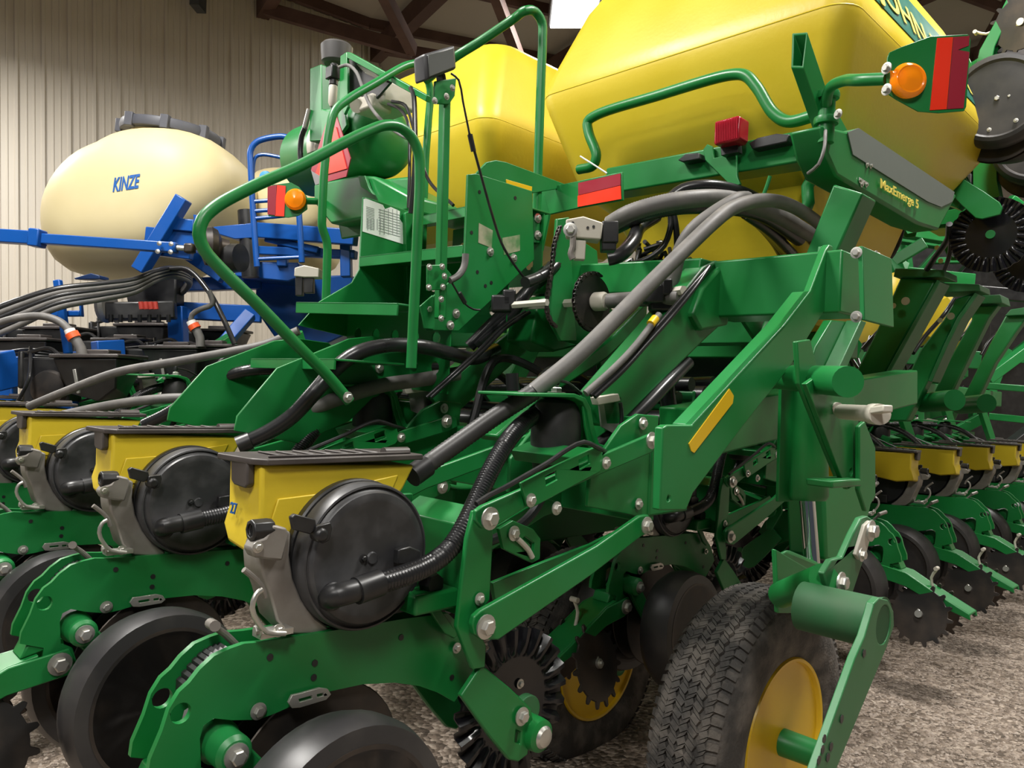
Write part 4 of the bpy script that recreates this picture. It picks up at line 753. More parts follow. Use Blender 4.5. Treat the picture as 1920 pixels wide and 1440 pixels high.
MB().prism(PW([(1084, 343), (1163, 325), (1163, 347), (1084, 366)], l=1.976), L*.003).build('maroon_reflector', DRED, RA); MB().prism(PW([(1083, 367), (1163, 348), (1164, 373), (1083, 388)], l=1.976), L*.003).build('orange_reflector', RED, RA)
MB().prism(PW([(1000, 352), (1026, 352), (1030, 400), (1016, 470), (1002, 470)], l=2.0), L*.01).build('arm_foot', GREEN, RA, .002)
props(MB().tube(PW([(1088, 293), (1112, 308), (1138, 325)], l=2.1), .003, 6, fine=0).build('zip_tie', WHT), 'thin white tie end sticking up by the reflector arm', 'cable tie')
# ================================================================== SEED DELIVERY AND VACUUM HOSES (one run each)
def hose(pts, r, m_, label, grp=None, cor=0, pitch=.008, n=14, z=None, name='seed_hose'):
    P = [W(p[0], p[1], z=p[2]) for p in pts]; o = MB().tube(P, r, n, fine=.02, cor=cor, pitch=pitch).build(name, m_, None, ang=50); return props(o, label, 'hose', grp)
hose([(778, 890, 1.66), (800, 872, 1.69), (870, 822, 1.73), (930, 780, 1.76), (1000, 735, 1.79)], .0215, HOSEM, 'black corrugated end of the long delivery hose at the nearest hopper', None, .06, .009)
hose([(1000, 735, 1.79), (1080, 670, 1.84), (1150, 602, 1.90), (1215, 536, 1.96), (1280, 472, 2.03), (1340, 415, 2.1), (1370, 392, 2.15), (1410, 378, 2.22), (1460, 378, 2.35), (1510, 400, 2.5), (1560, 440, 2.7)], .0205, HOSEG, 'long straight grey hose rising diagonally across the middle to the tanks')
props(MB().cyl(W(772, 893, z=1.64), W(800, 873, z=1.67), .0245, 18).build('hose_cuff', BLK), 'black cuff where the long grey hose meets the nearest hopper', 'hose cuff')
hose([(1245, 565, 2.25), (1262, 520, 2.22), (1275, 470, 2.2), (1298, 432, 2.18), (1335, 402, 2.18), (1380, 375, 2.2), (1400, 372, 2.28)], .021, HOSEG, 'second grey hose branching downward beside the long diagonal one', None)
hose([(1145, 420, 2.35), (1180, 400, 2.3), (1240, 382, 2.28), (1310, 372, 2.3), (1380, 376, 2.4), (1450, 400, 2.55), (1520, 440, 2.8)], .027, HOSEG, 'upper black corrugated hose arching under the big yellow tank', 'arching hoses under the tanks', .05)
hose([(1150, 428, 2.45), (1200, 405, 2.4), (1262, 390, 2.4), (1340, 388, 2.45), (1420, 400, 2.55), (1500, 450, 2.8)], .024, HOSE, 'lower black ribbed hose arching beneath the upper one', None, .06)
hose([(1140, 485, 2.3), (1160, 480, 2.3), (1185, 455, 2.35), (1200, 425, 2.45), (1230, 405, 2.5)], .022, HOSE, 'glossy black hose curving up to the left behind the grey valve block')
hose([(1175, 498, 2.5), (1215, 485, 2.5), (1245, 460, 2.5), (1258, 420, 2.5), (1256, 395, 2.5)], .010, HOSE, 'thin black hose looping in front of the yellow tank funnel, left one')
hose([(1262, 395, 2.5), (1268, 430, 2.5), (1270, 480, 2.5)], .010, HOSE, 'thin black hose hanging straight in front of the yellow tank funnel')
hose([(1250, 378, 2.45), (1280, 355, 2.45), (1330, 348, 2.45), (1390, 360, 2.5), (1440, 385, 2.6), (1500, 425, 2.8), (1540, 470, 3)], .019, HOSE, 'thick black hose arching highest under the tank cross beam')
for k_ in range(4):
    hose([(1380 + 6*k_, 385 + 5*k_, 2.6), (1420 + 8*k_, 415 + 6*k_, 2.7), (1455 + 8*k_, 455 + 5*k_, 2.85), (1480 + 9*k_, 500, 3.0)], .02, HOSE, ['black hose falling away right of the green hook, %s of four' % w for w in ('first', 'second', 'third', 'fourth')][k_], 'dark hoses under the right tank')
hose([(452, 833, 2.05), (500, 812, 2.05), (548, 780, 2.05), (590, 735, 2.05), (630, 690, 2.08), (670, 662, 2.1), (730, 648, 2.15), (790, 650, 2.2), (840, 662, 2.3), (890, 672, 2.45), (930, 655, 2.6)], .0215, HOSE, 'black hose arching over from the second hopper in front of the stair', None, .03)
props(MB().cyl(W(446, 836, z=2.04), W(470, 826, z=2.05), .025, 18).build('hose_cuff', BLK), 'black cuff on the second hopper', 'hose cuff')
hose([(270, 797, 2.5), (320, 772, 2.5), (370, 735, 2.5), (420, 708, 2.5), (470, 694, 2.5), (528, 692, 2.55)], .020, HOSE, 'black ribbed hose leaving the third hopper to the lower left of the stair', None, .07)
hose([(120, 778, 2.9), (180, 765, 2.9), (260, 752, 2.85), (340, 746, 2.85), (445, 752, 2.9)], .018, HOSEG, 'grey hose lying nearly level over the fourth hopper')
hose([(55, 762, 3.0), (120, 735, 2.95), (220, 698, 2.9), (330, 678, 2.85), (430, 660, 2.8), (500, 645, 2.8), (560, 620, 2.8)], .016, HOSEG, 'long thin grey hose sweeping in front of the blue planter')
hose([(380, 740, 2.7), (420, 730, 2.7), (455, 728, 2.75)], .02, HOSEG, 'short grey ribbed hose beside the black air spring by the stair', None, .1)
hose([(560, 775, 2.2), (640, 745, 2.25), (720, 722, 2.3), (790, 712, 2.35), (860, 700, 2.4)], .022, HOSEG, 'grey hose behind the second air spring under the stair')
hose([(1030, 900, 1.9), (1180, 790, 2.0), (1250, 720, 2.1), (1290, 680, 2.2)], .018, HOSE, 'black hose rising behind the nearest air spring')
hose([(1248, 700, 2.3), (1252, 750, 2.25), (1262, 800, 2.25), (1262, 860, 2.25)], .024, HOSE, 'black hose dropping between the lift beam and the end arm')
hose([(960, 700, 2.3), (962, 730, 2.3), (968, 760, 2.3)], .02, HOSE, 'short black hose below the middle lift beam')
# cable looms along the lift beams
for (dx, dy, r, m_, lb) in ((0, 0, .009, HOSEG, 'grey cable with yellow tag lying along the nearest lift beam'), (9, 3, .006, HOSE, 'black cable strapped along the nearest lift beam, upper one'), (17, 6, .006, HOSE, 'black cable strapped along the nearest lift beam, lower one')):
    hose([(1098+dx, 738+dy, 1.80), (1150+dx, 690+dy, 1.84), (1195+dx, 640+dy, 1.9), (1240+dx, 590+dy, 1.96), (1290+dx*.8, 535+dy*.6, 2.02), (1330, 500, 2.08)] if r < .008 else [(1098, 738, 1.80), (1150, 692, 1.83), (1190, 650, 1.87), (1236, 590, 1.93)], r, m_, lb, name='cable')
props(MB().cyl(W(1220, 608, z=1.905), W(1229, 597, z=1.92), .011, 12).build('cable_tag', YELP), 'yellow tag ring on the grey cable of the nearest lift beam', 'tag')
for (dx, lb) in ((0, 'black cable strapped along the middle lift beam'), (8, 'second black cable strapped along the middle lift beam')):
    hose([(800+dx, 745, 2.28), (850+dx, 700, 2.3), (900+dx, 655, 2.35), (940+dx, 615, 2.4), (985+dx, 585, 2.45)], .006, HOSE, lb, name='cable')
hose([(985, 530, 2.3), (1010, 520, 2.35), (1040, 500, 2.4), (1050, 470, 2.5)], .018, HOSE, 'black ribbed hose tucked beside the chain guard', None, .08)
for k_ in range(3): hose([(880 + 10*k_, 650 - 5*k_, 2.5), (930 + 10*k_, 600, 2.5), (975 + 8*k_, 560 - 8*k_, 2.5), (1020 + 6*k_, 520 - 10*k_, 2.6)], .02, HOSE, 'black hose behind the stair side plate, ' + ('outer', 'middle', 'inner')[k_] + ' of three', 'dark hoses behind the stair')
# ================================================================== CHAIN DRIVE
CG = root('chain_drive', W(1060, 500, t=1.60), 'green chain guard plate with black roller chain and hex shaft', 'chain drive')
MB().prism(PW([(1045, 410), (1068, 407), (1076, 560), (1082, 640), (1052, 640), (1036, 610), (1032, 580), (1040, 480)], t=1.60), T*.012).build('guard_plate', GREEN, CG, .003)
MB().prism(PW([(1060, 430), (1120, 470), (1130, 600), (1120, 655), (1060, 640)], t=1.66), T*.012).build('back_plate', GREEN, CG, .003)
MB().cyl(V(1.35, TLU(W(1060, 569, t=1.6))[1], TLU(W(1060, 569, t=1.6))[2]), V(2.1, TLU(W(1060, 569, t=1.6))[1], TLU(W(1060, 569, t=1.6))[2]), .014, 6).build('hex_shaft', LGREY, CG)
def chain(pts, par, nm='roller_chain'):
    P = resample(spline(pts, .01), .0125); mb = MB()
    for i, (a, b_) in enumerate(zip(P, P[1:])):
        w = .012 if i % 2 else .008
        for s_ in (-1, 1): mb.bar(a + T*w*s_*.5, b_ + T*w*s_*.5, .0015, .010, L)
        mb.cyl(a - T*.007, a + T*.007, .0035, 6)
    return mb.build(nm, DISC, par)
chain(PW([(1050, 425), (1040, 455), (1036, 490), (1030, 530), (1026, 560), (1026, 585), (1034, 605), (1046, 615)], t=1.59), CG)
sc_ = W(1112, 566, t=1.45)
chain([sc_ + L*(.085*math.cos(a)) + U*(.085*math.sin(a)) for a in [math.radians(x) for x in range(70, 290, 15)]], CG)
MB().revolve(sc_, T, [(.012, -.004), (.078, -.004), (.080, 0), (.078, .004), (.012, .004)], 40).build('sprocket', DISC, CG)
MB().revolve(sc_ - T*.05, T, [(.022, 0), (.028, .01), (.028, .04), (.02, .05)], 20).build('bearing', LGREY, CG)
MB().cyl(sc_ - T*.3, sc_ - T*.06, .022, 16).build('grey_shaft', HOSEG, CG)
MB().prism(PW([(1068, 412), (1090, 408), (1130, 422), (1124, 448), (1090, 452), (1062, 438)], t=1.45), T*.01).build('latch', GREEN, CG, .002)
VB = root('valve_block', W(1095, 428, z=2.1), 'beige grey metal valve block with fittings in front of the arching hoses', 'valve block')
MB().hull(PW([(1061, 411), (1094, 405), (1131, 417), (1127, 449), (1092, 441), (1060, 444)], z=2.1) + [p + cF*.07 for p in PW([(1066, 411), (1094, 405), (1131, 417), (1127, 449), (1092, 441), (1064, 440)], z=2.1)]).build('block', LGREY, VB, .004)
for (x, y) in ((1102, 427), (1113, 425), (1074, 418)): MB().revolve(W(x, y, z=2.097), -cF, [(.004, 0), (.004, .001), (0, .001)], 10).build('hole', BLK, VB)
MB().hexbolt(W(1069, 431, z=2.09), -cF, .012).build('fitting', STEEL, VB)
MB().tube(PW([(1074, 444), (1074, 462), (1070, 475), (1074, 486)], z=2.1), .009, 10).build('elbow_fitting', ALU, VB); MB().bar(W(1088, 452, z=2.12), W(1086, 488, z=2.12), .03, .03, cF).build('solenoid', LGREY, VB, .003)
MB().box(W(1142, 438, z=2.14), cR*.045, cF*.06, cU*.06).box(W(1140, 462, z=2.14), cR*.04, cF*.05, cU*.03).build('connector', BLK, VB, .004)
VB2 = root('valve_block', W(578, 520, z=3.2), 'beige grey metal valve block seen past the handrail, before the blue ladder', 'valve block')
MB().hull(PW([(552, 502), (570, 497), (598, 503), (598, 520), (570, 520), (551, 518)], z=3.2) + [p + cF*.07 for p in PW([(552, 502), (570, 497), (598, 503), (598, 520), (570, 520), (551, 518)], z=3.2)]).build('block', LGREY, VB2, .004)
MB().bar(W(562, 520, z=3.22), W(562, 555, z=3.22), .03, .03, cF).bar(W(580, 522, z=3.22), W(580, 550, z=3.22), .04, .03, cF).build('solenoid', BLK, VB2, .003)
# small black clutch block on the shaft in front of the box beam
CL = root('row_clutch', W(1232, 540, z=2.1), 'black ribbed clutch block with a hex shaft stub beside the long grey hose', 'clutch')
MB().box(W(1225, 552, z=2.1), cR*.05, cF*.06, cU*.05).box(W(1247, 540, z=2.1), cR*.03, cF*.06, cU*.045).box(W(1238, 575, z=2.12), cR*.06, cF*.05, cU*.025).build('clutch_body', BLK, CL, .006)
for x_ in (1221, 1234, 1247): MB().cyl(W(x_, 526, z=2.08), W(x_ + 2, 534, z=2.08), .006, 8).build('bolt', STEEL, CL)
MB().cyl(W(1255, 548, z=2.1), W(1282, 544, z=2.05), .013, 6).build('hex_stub', LGREY, CL)
CL2 = root('row_clutch', W(945, 580, z=2.35), 'black clutch block with the hex shaft just left of the roller chain', 'clutch')
MB().box(W(940, 570, z=2.35), cR*.06, cF*.06, cU*.05).box(W(955, 560, z=2.35), cR*.04, cF*.06, cU*.05).build('clutch_body', BLK, CL2, .006)
MB().cyl(W(962, 572, z=2.33), W(1026, 567, z=2.25), .011, 6).build('hex_stub', LGREY, CL2)
# ================================================================== FOLDED WING: goose-neck arms, inverted row units
FW = root('folded_wing_frame', V(2.3, 5.5, -.4), 'green frame of the folded wing with slanted neck arms behind the end plate', 'wing frame')
arms = [([(1688, 520), (1757, 524), (1715, 600), (1640, 735), (1600, 790), (1560, 790), (1600, 705), (1636, 635), (1675, 550)], 4.3),
        ([(1792, 560), (1828, 548), (1795, 595), (1771, 644), (1740, 714), (1700, 790), (1660, 790), (1690, 730), (1725, 656), (1768, 600)], 5.0),
        ([(1818, 574), (1872, 572), (1853, 597), (1817, 671), (1774, 760), (1740, 760), (1776, 680), (1822, 600)], 5.7), ([(1885, 592), (1930, 588), (1905, 622), (1866, 680), (1829, 760), (1798, 760), (1858, 640)], 6.4)]
for q_, l_ in arms: MB().prism(PW(q_, l=l_), L*.10).build('neck_arm', GREEN, FW, .01)
caps_ = [([(1675, 519), (1771, 519), (1770, 506), (1678, 503)], 4.25), ([(1753, 549), (1838, 545), (1836, 533), (1765, 530)], 4.95), ([(1814, 570), (1879, 568), (1875, 552), (1830, 555)], 5.65), ([(1884, 592), (1930, 590), (1930, 575), (1895, 580)], 6.35)]
for q_, l_ in caps_: MB().prism(PW(q_, l=l_), L*.22).build('arm_cap', GREEN2, FW, .004)
for (q_, l_) in (([(1757, 524), (1763, 528), (1722, 602), (1646, 740), (1606, 795), (1600, 790), (1640, 735), (1715, 600)], 4.24), ([(1828, 548), (1834, 552), (1802, 598), (1778, 646), (1747, 716), (1740, 714), (1771, 644), (1795, 595)], 4.94)):
    MB().prism(PW(q_, l=l_), L*.16).build('arm_flange', GREEN2, FW, .003)
for (a, b_) in (((1640, 742, 4.4), (1700, 738, 4.0)), ((1730, 755, 4.8), (1790, 750, 4.4)), ((1800, 760, 5.4), (1850, 756, 5.0))): MB().cyl(W(a[0], a[1], z=a[2]), W(b_[0], b_[1], z=b_[2]), .06, 24).build('torsion_tube', GREEN, FW)
MB().bar(V(2.2, 3.9, .15), V(2.2, 9.5, .15), .16, .16).build('upper_toolbar', GREEN, FW, .01)
for k_ in range(9): MB().bar(V(2.2, 4.1 + .6*k_, .15), V(2.1 + .3*(k_ % 2), 4.3 + .6*k_, -.3), .05, .07).build('strut', GREEN, FW, .004)
# more planters far behind: yellow tanks glimpsed between the neck arms
for j, (pts, z_) in enumerate([([(1640, 560), (1662, 520), (1672, 512), (1680, 560), (1690, 600), (1650, 640), (1638, 620)], 5.7), ([(1700, 620), (1730, 560), (1760, 545), (1775, 560), (1740, 640), (1720, 650), (1700, 640)], 6.0), ([(1770, 640), (1800, 590), (1830, 585), (1815, 640), (1790, 665)], 6.6)]):
    q_ = PW(pts, z=z_); c_ = sum(q_, Vector())/len(q_)
    MB().loft([[c_ + (p-c_)*s_ + cF*d_ for p in q_] for s_, d_ in ((.7, -.18), (.9, -.14), (1, -.05), (1, .3), (.8, .4))], True, True).build('far_tank', YEL, root('far_seed_tank', c_, ['yellow tank far behind the end plate, between it and the first neck arm', 'yellow tank far behind, between the first and second neck arm', 'yellow tank far behind, between the second and third neck arm'][j], 'seed tank', 'far yellow tanks', basis=False))
props(MB().revolve(W(1652, 552, z=6.6), -cF, [(.10, 0), (.10, .02), (.06, .03), (0, .03)], 24).build('white_cap', WHT), 'white round cap just right of the end plate', 'cap')
# dangling cables on the neck arms
for j, p_ in enumerate([[(1714, 540, 4.6), (1680, 590, 4.5), (1640, 630, 4.4), (1618, 655, 4.4)], [(1790, 560, 5.2), (1770, 590, 5.2), (1735, 630, 5.1), (1712, 662, 5.0)], [(1826, 600, 5.6), (1810, 625, 5.6), (1772, 655, 5.6)], [(1878, 618, 6.0), (1855, 640, 6.0), (1840, 665, 6.0)], [(1780, 420, 3.6), (1776, 450, 3.7), (1755, 480, 3.8), (1738, 505, 3.9)]]):
    hose(p_, .014, HOSE, ['black cable down the first neck arm behind the end plate', 'black cable down the second neck arm', 'black cable through the third neck arm', 'black cable through the fourth neck arm', 'black cable under the right end of the side beam'][j], name='cable')
Rn = axes(-U, L, -T*-1, Vector())   # flipped wing units: fore end down, tops turned away
def inv_place(dl, label):
    Ax, Ay, Az = -U, -L, T     # local fore, local row direction, local up
    # the coulter centre must land on the photo spot
    cc0 = A(962, 1318, 1.235) - V(1.25, .9, -1.25); v = Vector((cc0.dot(L), cc0.dot(T), cc0.dot(U)))
    tgt = W(1858, 440, z=3.55) + L*dl; loc = tgt - (Ax*v.x + Ay*v.y + Az*v.z)
    return place_unit(axes(Ax, Ay, Az, loc), label, 'row units on the upended wing section', ('mount_plate', 'mount_web', 'parallel_arm', 'arm_crossweb', 'spring_bracket', 'spring_cheek', 'channel_bracket', 'air_spring', 'lower_channel', 'sensor_plate', 'sensor', 'spring_fitting', 'air_fitting', 'cable', 'vacuum_hose'))
for k_ in range(2): inv_place(PITCHROW*k_, ['upended row unit hanging nose down beside the big yellow tank', 'second upended row unit, mostly hidden past the first dark fluted disc'][k_])
# ================================================================== THE BLUE PLANTER BEHIND
def pillow(outline, z, d0, d1, e=2.2):
    q = PW(outline, z=z); c = sum(q, Vector())/len(q); q = spline(q + [q[0]], .06)[:-1]; rings = []
    for k in range(-8, 9):
        a = k/8*math.pi/2*.985; s_ = max(.06, math.cos(a))**(2/e); dd = (d0 if k < 0 else d1)*(abs(math.sin(a))**(2/e))*(1 if k > 0 else -1)
        rings.append([c + (p-c)*s_ + cF*dd for p in q])
    return MB().loft(rings, True, True)
KT = root('liquid_tank', W(300, 400, z=5.1), 'large cream liquid tank with a dark lid ring and blue lettering on a blue cradle', 'liquid tank')
ko = [(236, 290), (262, 276), (300, 266), (350, 264), (398, 272), (438, 292), (460, 325), (466, 370), (452, 412), (418, 455), (378, 490), (340, 514), (300, 522), (230, 524), (165, 518), (136, 488), (126, 440), (129, 400), (143, 365), (168, 332), (200, 306)]
kb = pillow(ko, 5.1, .55, .6, 3.4); kbo = kb.build('tank_body', CREAM, KT, ang=60)
cc_ = W(320, 270, z=5.1); lx = (U + cR*.06 - cF*.02).normalized()
MB().revolve(cc_ - lx*.02, lx, [(.27, -.08), (.25, .0), (.25, .055), (.22, .06), (0, .06)], 44).build('neck', CREAM, KT)
lr = MB().revolve(cc_ + lx*.03, lx, [(.285, 0), (.305, .0), (.312, .03), (.305, .062), (.285, .066), (.22, .066), (0, .05)], 44)
e_ = lx.cross(cF).normalized(); f_ = lx.cross(e_)
for k_ in range(8): th = k_*math.pi/4 + .3; lr.box(cc_ + lx*.06 + (e_*math.cos(th) + f_*math.sin(th))*.305, e_*.05, f_*.05, lx*.085)
lr.build('lid_ring', mat('blue_grey_plastic', (.075, .078, .095), .5), KT, .004)
from mathutils.bvhtree import BVHTree
bv = BVHTree.FromPolygons(kb.v, kb.f)
cu = bpy.data.curves.new('t', 'FONT'); cu.body = 'KINZE'; cu.size = 1; cu.shear = .25; cu.offset = .03; to = bpy.data.objects.new('t', cu); me = bpy.data.meshes.new_from_object(to); bpy.data.objects.remove(to)
xs = [v.co.x for v in me.vertices]; mb = MB(); vs = []
for v in me.vertices:
    fx = (v.co.x - min(xs))/(max(xs)-min(xs)); px = 211 + 51*fx + 1.0*v.co.y; py = 359 - 8*fx - (v.co.y/.7)*25; d_ = (W(px, py, z=1) - CAM).normalized(); h = bv.ray_cast(CAM, d_); vs.append((h[0] or W(px, py, z=4.6)) - d_*.004)
fsx = [tuple(p.vertices) for p in me.polygons]; mb.add(vs, fsx, False); mb.build('lettering', LETB, KT, recalc=False)
KF = root('blue_planter_frame', W(450, 560, z=4.8), 'glossy blue frame of the planter parked behind, carrying the cream tank', 'planter frame')
def kbar(n, a, za, b_, zb, w, h, m=BLUE): return MB().bar(W(*a, z=za), W(*b_, z=zb), w, h, cU if abs(a[0]-b_[0]) > abs(a[1]-b_[1]) else cF).build(n, m, KF, .006)
kbar('cradle_leg', (345, 372), 4.35, (262, 508), 4.35, .07, .09); kbar('cradle_leg', (300, 440), 4.6, (420, 520), 4.6, .07, .08)
kbar('cradle_rail', (308, 420), 4.40, (368, 426), 4.40, .09, .07); kbar('cradle_rail', (278, 442), 4.42, (372, 452), 4.42, .09, .09); kbar('cradle_rail', (296, 470), 4.45, (360, 478), 4.45, .06, .06)
MB().prism(PW([(400, 425), (472, 418), (474, 446), (440, 448), (400, 436)], z=4.5), cF*.08).build('side_gusset', BLUE, KF, .004)
MB().prism(PW([(362, 402), (376, 404), (374, 422), (382, 430), (366, 432)], z=4.38), cF*.01).build('ear', BLUE, KF, .002)
kbar('platform_rail', (480, 432), 4.6, (668, 446), 4.4, .06, .09); kbar('platform_rail', (480, 470), 4.6, (668, 478), 4.5, .06, .05); kbar('platform_rail', (500, 448), 4.6, (600, 470), 4.5, .05, .04)
kbar('platform_post', (532, 430), 4.6, (530, 500), 4.6, .06, .05); kbar('platform_post', (648, 420), 4.5, (650, 520), 4.5, .06, .07)
MB().prism(PW([(440, 495), (470, 490), (560, 492), (560, 520), (540, 528), (440, 518)], z=4.6), cF*.25).build('step_box', BLUE, KF, .008)
MB().prism(PW([(480, 522), (660, 515), (665, 620), (600, 650), (520, 640), (478, 580)], z=4.9), cF*.25).build('frame_box', BLUE, KF, .01)
kbar('cross_beam', (330, 582), 4.6, (490, 590), 4.7, .08, .10); kbar('leg', (333, 575), 4.55, (335, 645), 4.55, .09, .09); kbar('leg', (470, 588), 4.6, (420, 645), 4.5, .07, .07)
kbar('manifold_beam', (335, 535), 4.7, (490, 530), 4.8, .08, .08)
kbar('row_toolbar', (-30, 696), 3.9, (332, 662), 4.6, .12, .12); kbar('row_toolbar', (-30, 700), 3.7, (16, 690), 3.8, .18, .18); kbar('lower_bar', (-20, 712), 4.0, (120, 707), 4.2, .05, .03, STEEL)
kbar('toolbar_plate', (178, 668), 4.1, (230, 665), 4.2, .1, .16)
kbar('hose_post', (108, 525), 3.9, (128, 664), 3.9, .035, .035); kbar('hose_rail', (-20, 590), 4.0, (152, 588), 3.95, .03, .03); kbar('hose_rail', (152, 570), 3.95, (154, 594), 3.95, .01, .03)
MB().hull(PW([(138, 521), (170, 512), (186, 516), (187, 523), (140, 524)], z=4.1) + [p + cF*.1 for p in PW([(138, 521), (170, 512), (186, 516), (187, 523)], z=4.1)]).build('cover', mat('dark_blue_paint', (.01, .03, .10), .4), KF, .004)
MA = root('blue_marker_arm', W(150, 450, z=4), 'long blue marker arm reaching across in front of the cream tank', 'marker arm')
MB().bar(W(60, 447, z=3.95), W(332, 465, z=3.95), .05, .052, cU).build('arm_tube', BLUE, MA, .005); MB().bar(W(-30, 441, z=3.95), W(82, 448, z=3.95), .068, .068, cU).build('arm_sleeve', BLUE, MA, .005)
MB().bar(W(60, 446, z=3.94), W(80, 448, z=3.94), .08, .09, cU).build('collar', BLUE, MA, .006); MB().cyl(W(328, 464, z=3.95), W(352, 466, z=3.95), .014, 10).build('arm_pin', STEEL, MA)
MB().box(W(356, 466, z=3.95), cR*.05, cF*.05, cU*.05).build('clevis', DISC, MA, .01)
for (x, y) in ((297, 472), (321, 473), (300, 457), (322, 458)): MB().revolve(W(x, y, z=3.91), -cF, [(.010, 0), (.012, .01), (0, .014)], 12).build('arm_bolt', STEEL, MA)
BW = root('marker_hub', W(402, 465, z=4.1), 'black round hub assembly at the end of the blue marker arm', 'hub')
MB().revolve(W(396, 462, z=4.1), (cR + cF*.5).normalized(), [(.03, -.06), (.05, -.05), (.10, -.03), (.105, 0), (.09, .03), (.05, .05), (.04, .09), (0, .09)], 32).build('hub_drum', DISC, BW)
MB().revolve(W(425, 485, z=4.15), (cR - cF*.3).normalized(), [(.075, -.05), (.08, 0), (.075, .09), (0, .09)], 28).build('black_canister', BLK, BW)
mb = MB()
LD = root('blue_ladder', W(515, 480, z=4.4), 'blue tube ladder rail with rungs left of the green compressor', 'ladder')
MB().tube([W(*p, z=4.3) for p in [(482, 500), (476, 420), (470, 310), (470, 282), (482, 266), (530, 256), (542, 260), (550, 280), (556, 340), (562, 420), (566, 492)]], .017, 12, fine=.015).build('ladder_rail', BLUE, LD)
MB().tube([W(*p, z=4.32) for p in [(477, 420), (475, 310), (480, 294), (492, 290), (548, 300)]], .010, 10, fine=.015).build('ladder_rail', BLUE, LD)
for (a, b_) in (((477, 378), (558, 372)), ((476, 396), (560, 390)), ((478, 410), (560, 402)), ((480, 486), (562, 482))): MB().tube([W(*a, z=4.3), W(*b_, z=4.3)], .011, 10, fine=0).build('rung', BLUE, LD)
T2 = root('liquid_tank', W(560, 400, z=6), 'second cream tank half hidden behind the blue ladder and green compressor', 'liquid tank')
pillow([(480, 350), (500, 330), (560, 325), (610, 340), (630, 380), (635, 450), (620, 500), (560, 515), (500, 510), (478, 470), (474, 400)], 6.2, .5, .5, 2.6).build('tank_body', CREAM, T2, ang=60)
props(pillow([(485, 360), (520, 335), (600, 335), (612, 400), (600, 430), (520, 440), (488, 420)], 5.4, .15, .15, 3).build('cream_panel_tank', CREAM, None, ang=60), 'small cream tank seen just beneath the maroon reflector panel', 'liquid tank')
BC = root('blue_beacon', W(499, 332, z=4.2), 'small round blue reflector lamp on the ladder', 'lamp')
MB().revolve(W(498, 332, z=4.2), -cF, [(.03, -.02), (.034, 0), (.03, .012), (0, .018)], 24).build('lens', mat('light_blue_lens', (.08, .3, .7), .2), BC)
props(MB().cyl(W(462, 395, z=4.55), W(470, 520, z=4.55), .05, 20).build('black_pipe', BLK), 'thick black vertical pipe between the cream tank and the blue ladder', 'pipe')
# hose bundle of the blue planter
for k_ in range(6):
    o_ = 9*k_
    hose([(-30, 588+o_*1.1, 3.7), (40, 562+o_, 3.75), (110, 542+o_*.75, 3.8), (190, 533+o_*.6, 3.9), (250, 525+o_*.5, 4.0), (290, 510+o_*.35, 4.1), (325, 504+o_*.3, 4.25), (355, 520+o_*.2, 4.4), (330, 560, 4.6)], .017, HOSEG if k_ % 2 else HOSE, 'hose of the loose black bundle tied to the blue post, number %s from the top' % ('one', 'two', 'three', 'four', 'five', 'six')[k_], 'hose bundle of the blue planter')
hose([(310, 505, 4.2), (350, 505, 4.2), (390, 545, 4.15), (415, 590, 4.1), (440, 645, 4.1)], .014, HOSE, 'black hose descending from the bundle to the right of the orange clamps')
hose([(-20, 612, 3.6), (30, 597, 3.6), (80, 593, 3.6), (115, 605, 3.6), (130, 620, 3.6)], .018, HOSEG, 'grey hose arching to the left orange clamp')
hose([(392, 545, 4.1), (398, 570, 4.1), (375, 580, 4.1), (360, 590, 4.1), (358, 602, 4.1)], .014, HOSEG, 'grey hose looping down to the right orange clamp')
for (a, b_, c_, z_, lb) in (((130, 618), (138, 632), (156, 672), 3.6, 'left'), ((358, 602), (365, 614), (376, 650), 4.1, 'right')):
    G = root('hose_coupling', W(*a, z=z_), 'orange clamp ring with grey pipe stub, %s one of the blue planter pair' % lb, 'hose coupling', None, basis=False)
    MB().cyl(W(*a, z=z_), W(a[0]+3, a[1]+7, z=z_), .024, 16).build('white_collar', WHT, G); MB().cyl(W(a[0]+4, a[1]+7, z=z_), W(b_[0]+2, b_[1]+3, z=z_), .030, 18).build('orange_ring', CORAL, G)
    MB().tube([W(*b_, z=z_), W((b_[0]+c_[0])/2+4, (b_[1]+c_[1])/2, z=z_), W(*c_, z=z_)], .023, 14).build('pipe_stub', HOSEG, G)
MM = root('seed_manifold', W(260, 575, z=4.3), 'black seed manifold with red levers hanging below the cream tank', 'manifold')
MB().bar(W(200, 585, z=4.3), W(330, 582, z=4.4), .12, .10, cU).build('manifold_body', BLK, MM, .01); MB().revolve(W(200, 572, z=4.3), -cR, [(.09, -.02), (.10, 0), (.095, .02), (.04, .03), (0, .03)], 28).build('end_cover', ALU, MM)
MB().prism(PW([(235, 550), (300, 510), (330, 508), (330, 570), (240, 575)], z=4.45), cF*.12).build('hopper_bottom', BLK, MM, .01)
for k_ in range(4): MB().cyl(W(264 + 9*k_, 566, z=4.22), W(266 + 9*k_, 580, z=4.22), .013, 10).build('red_lever', REDP, MM)
for k_ in range(7): MB().cyl(W(208 + 18*k_, 590, z=4.25), W(208 + 18*k_, 604, z=4.25), .012, 8).build('outlet', BLK, MM)
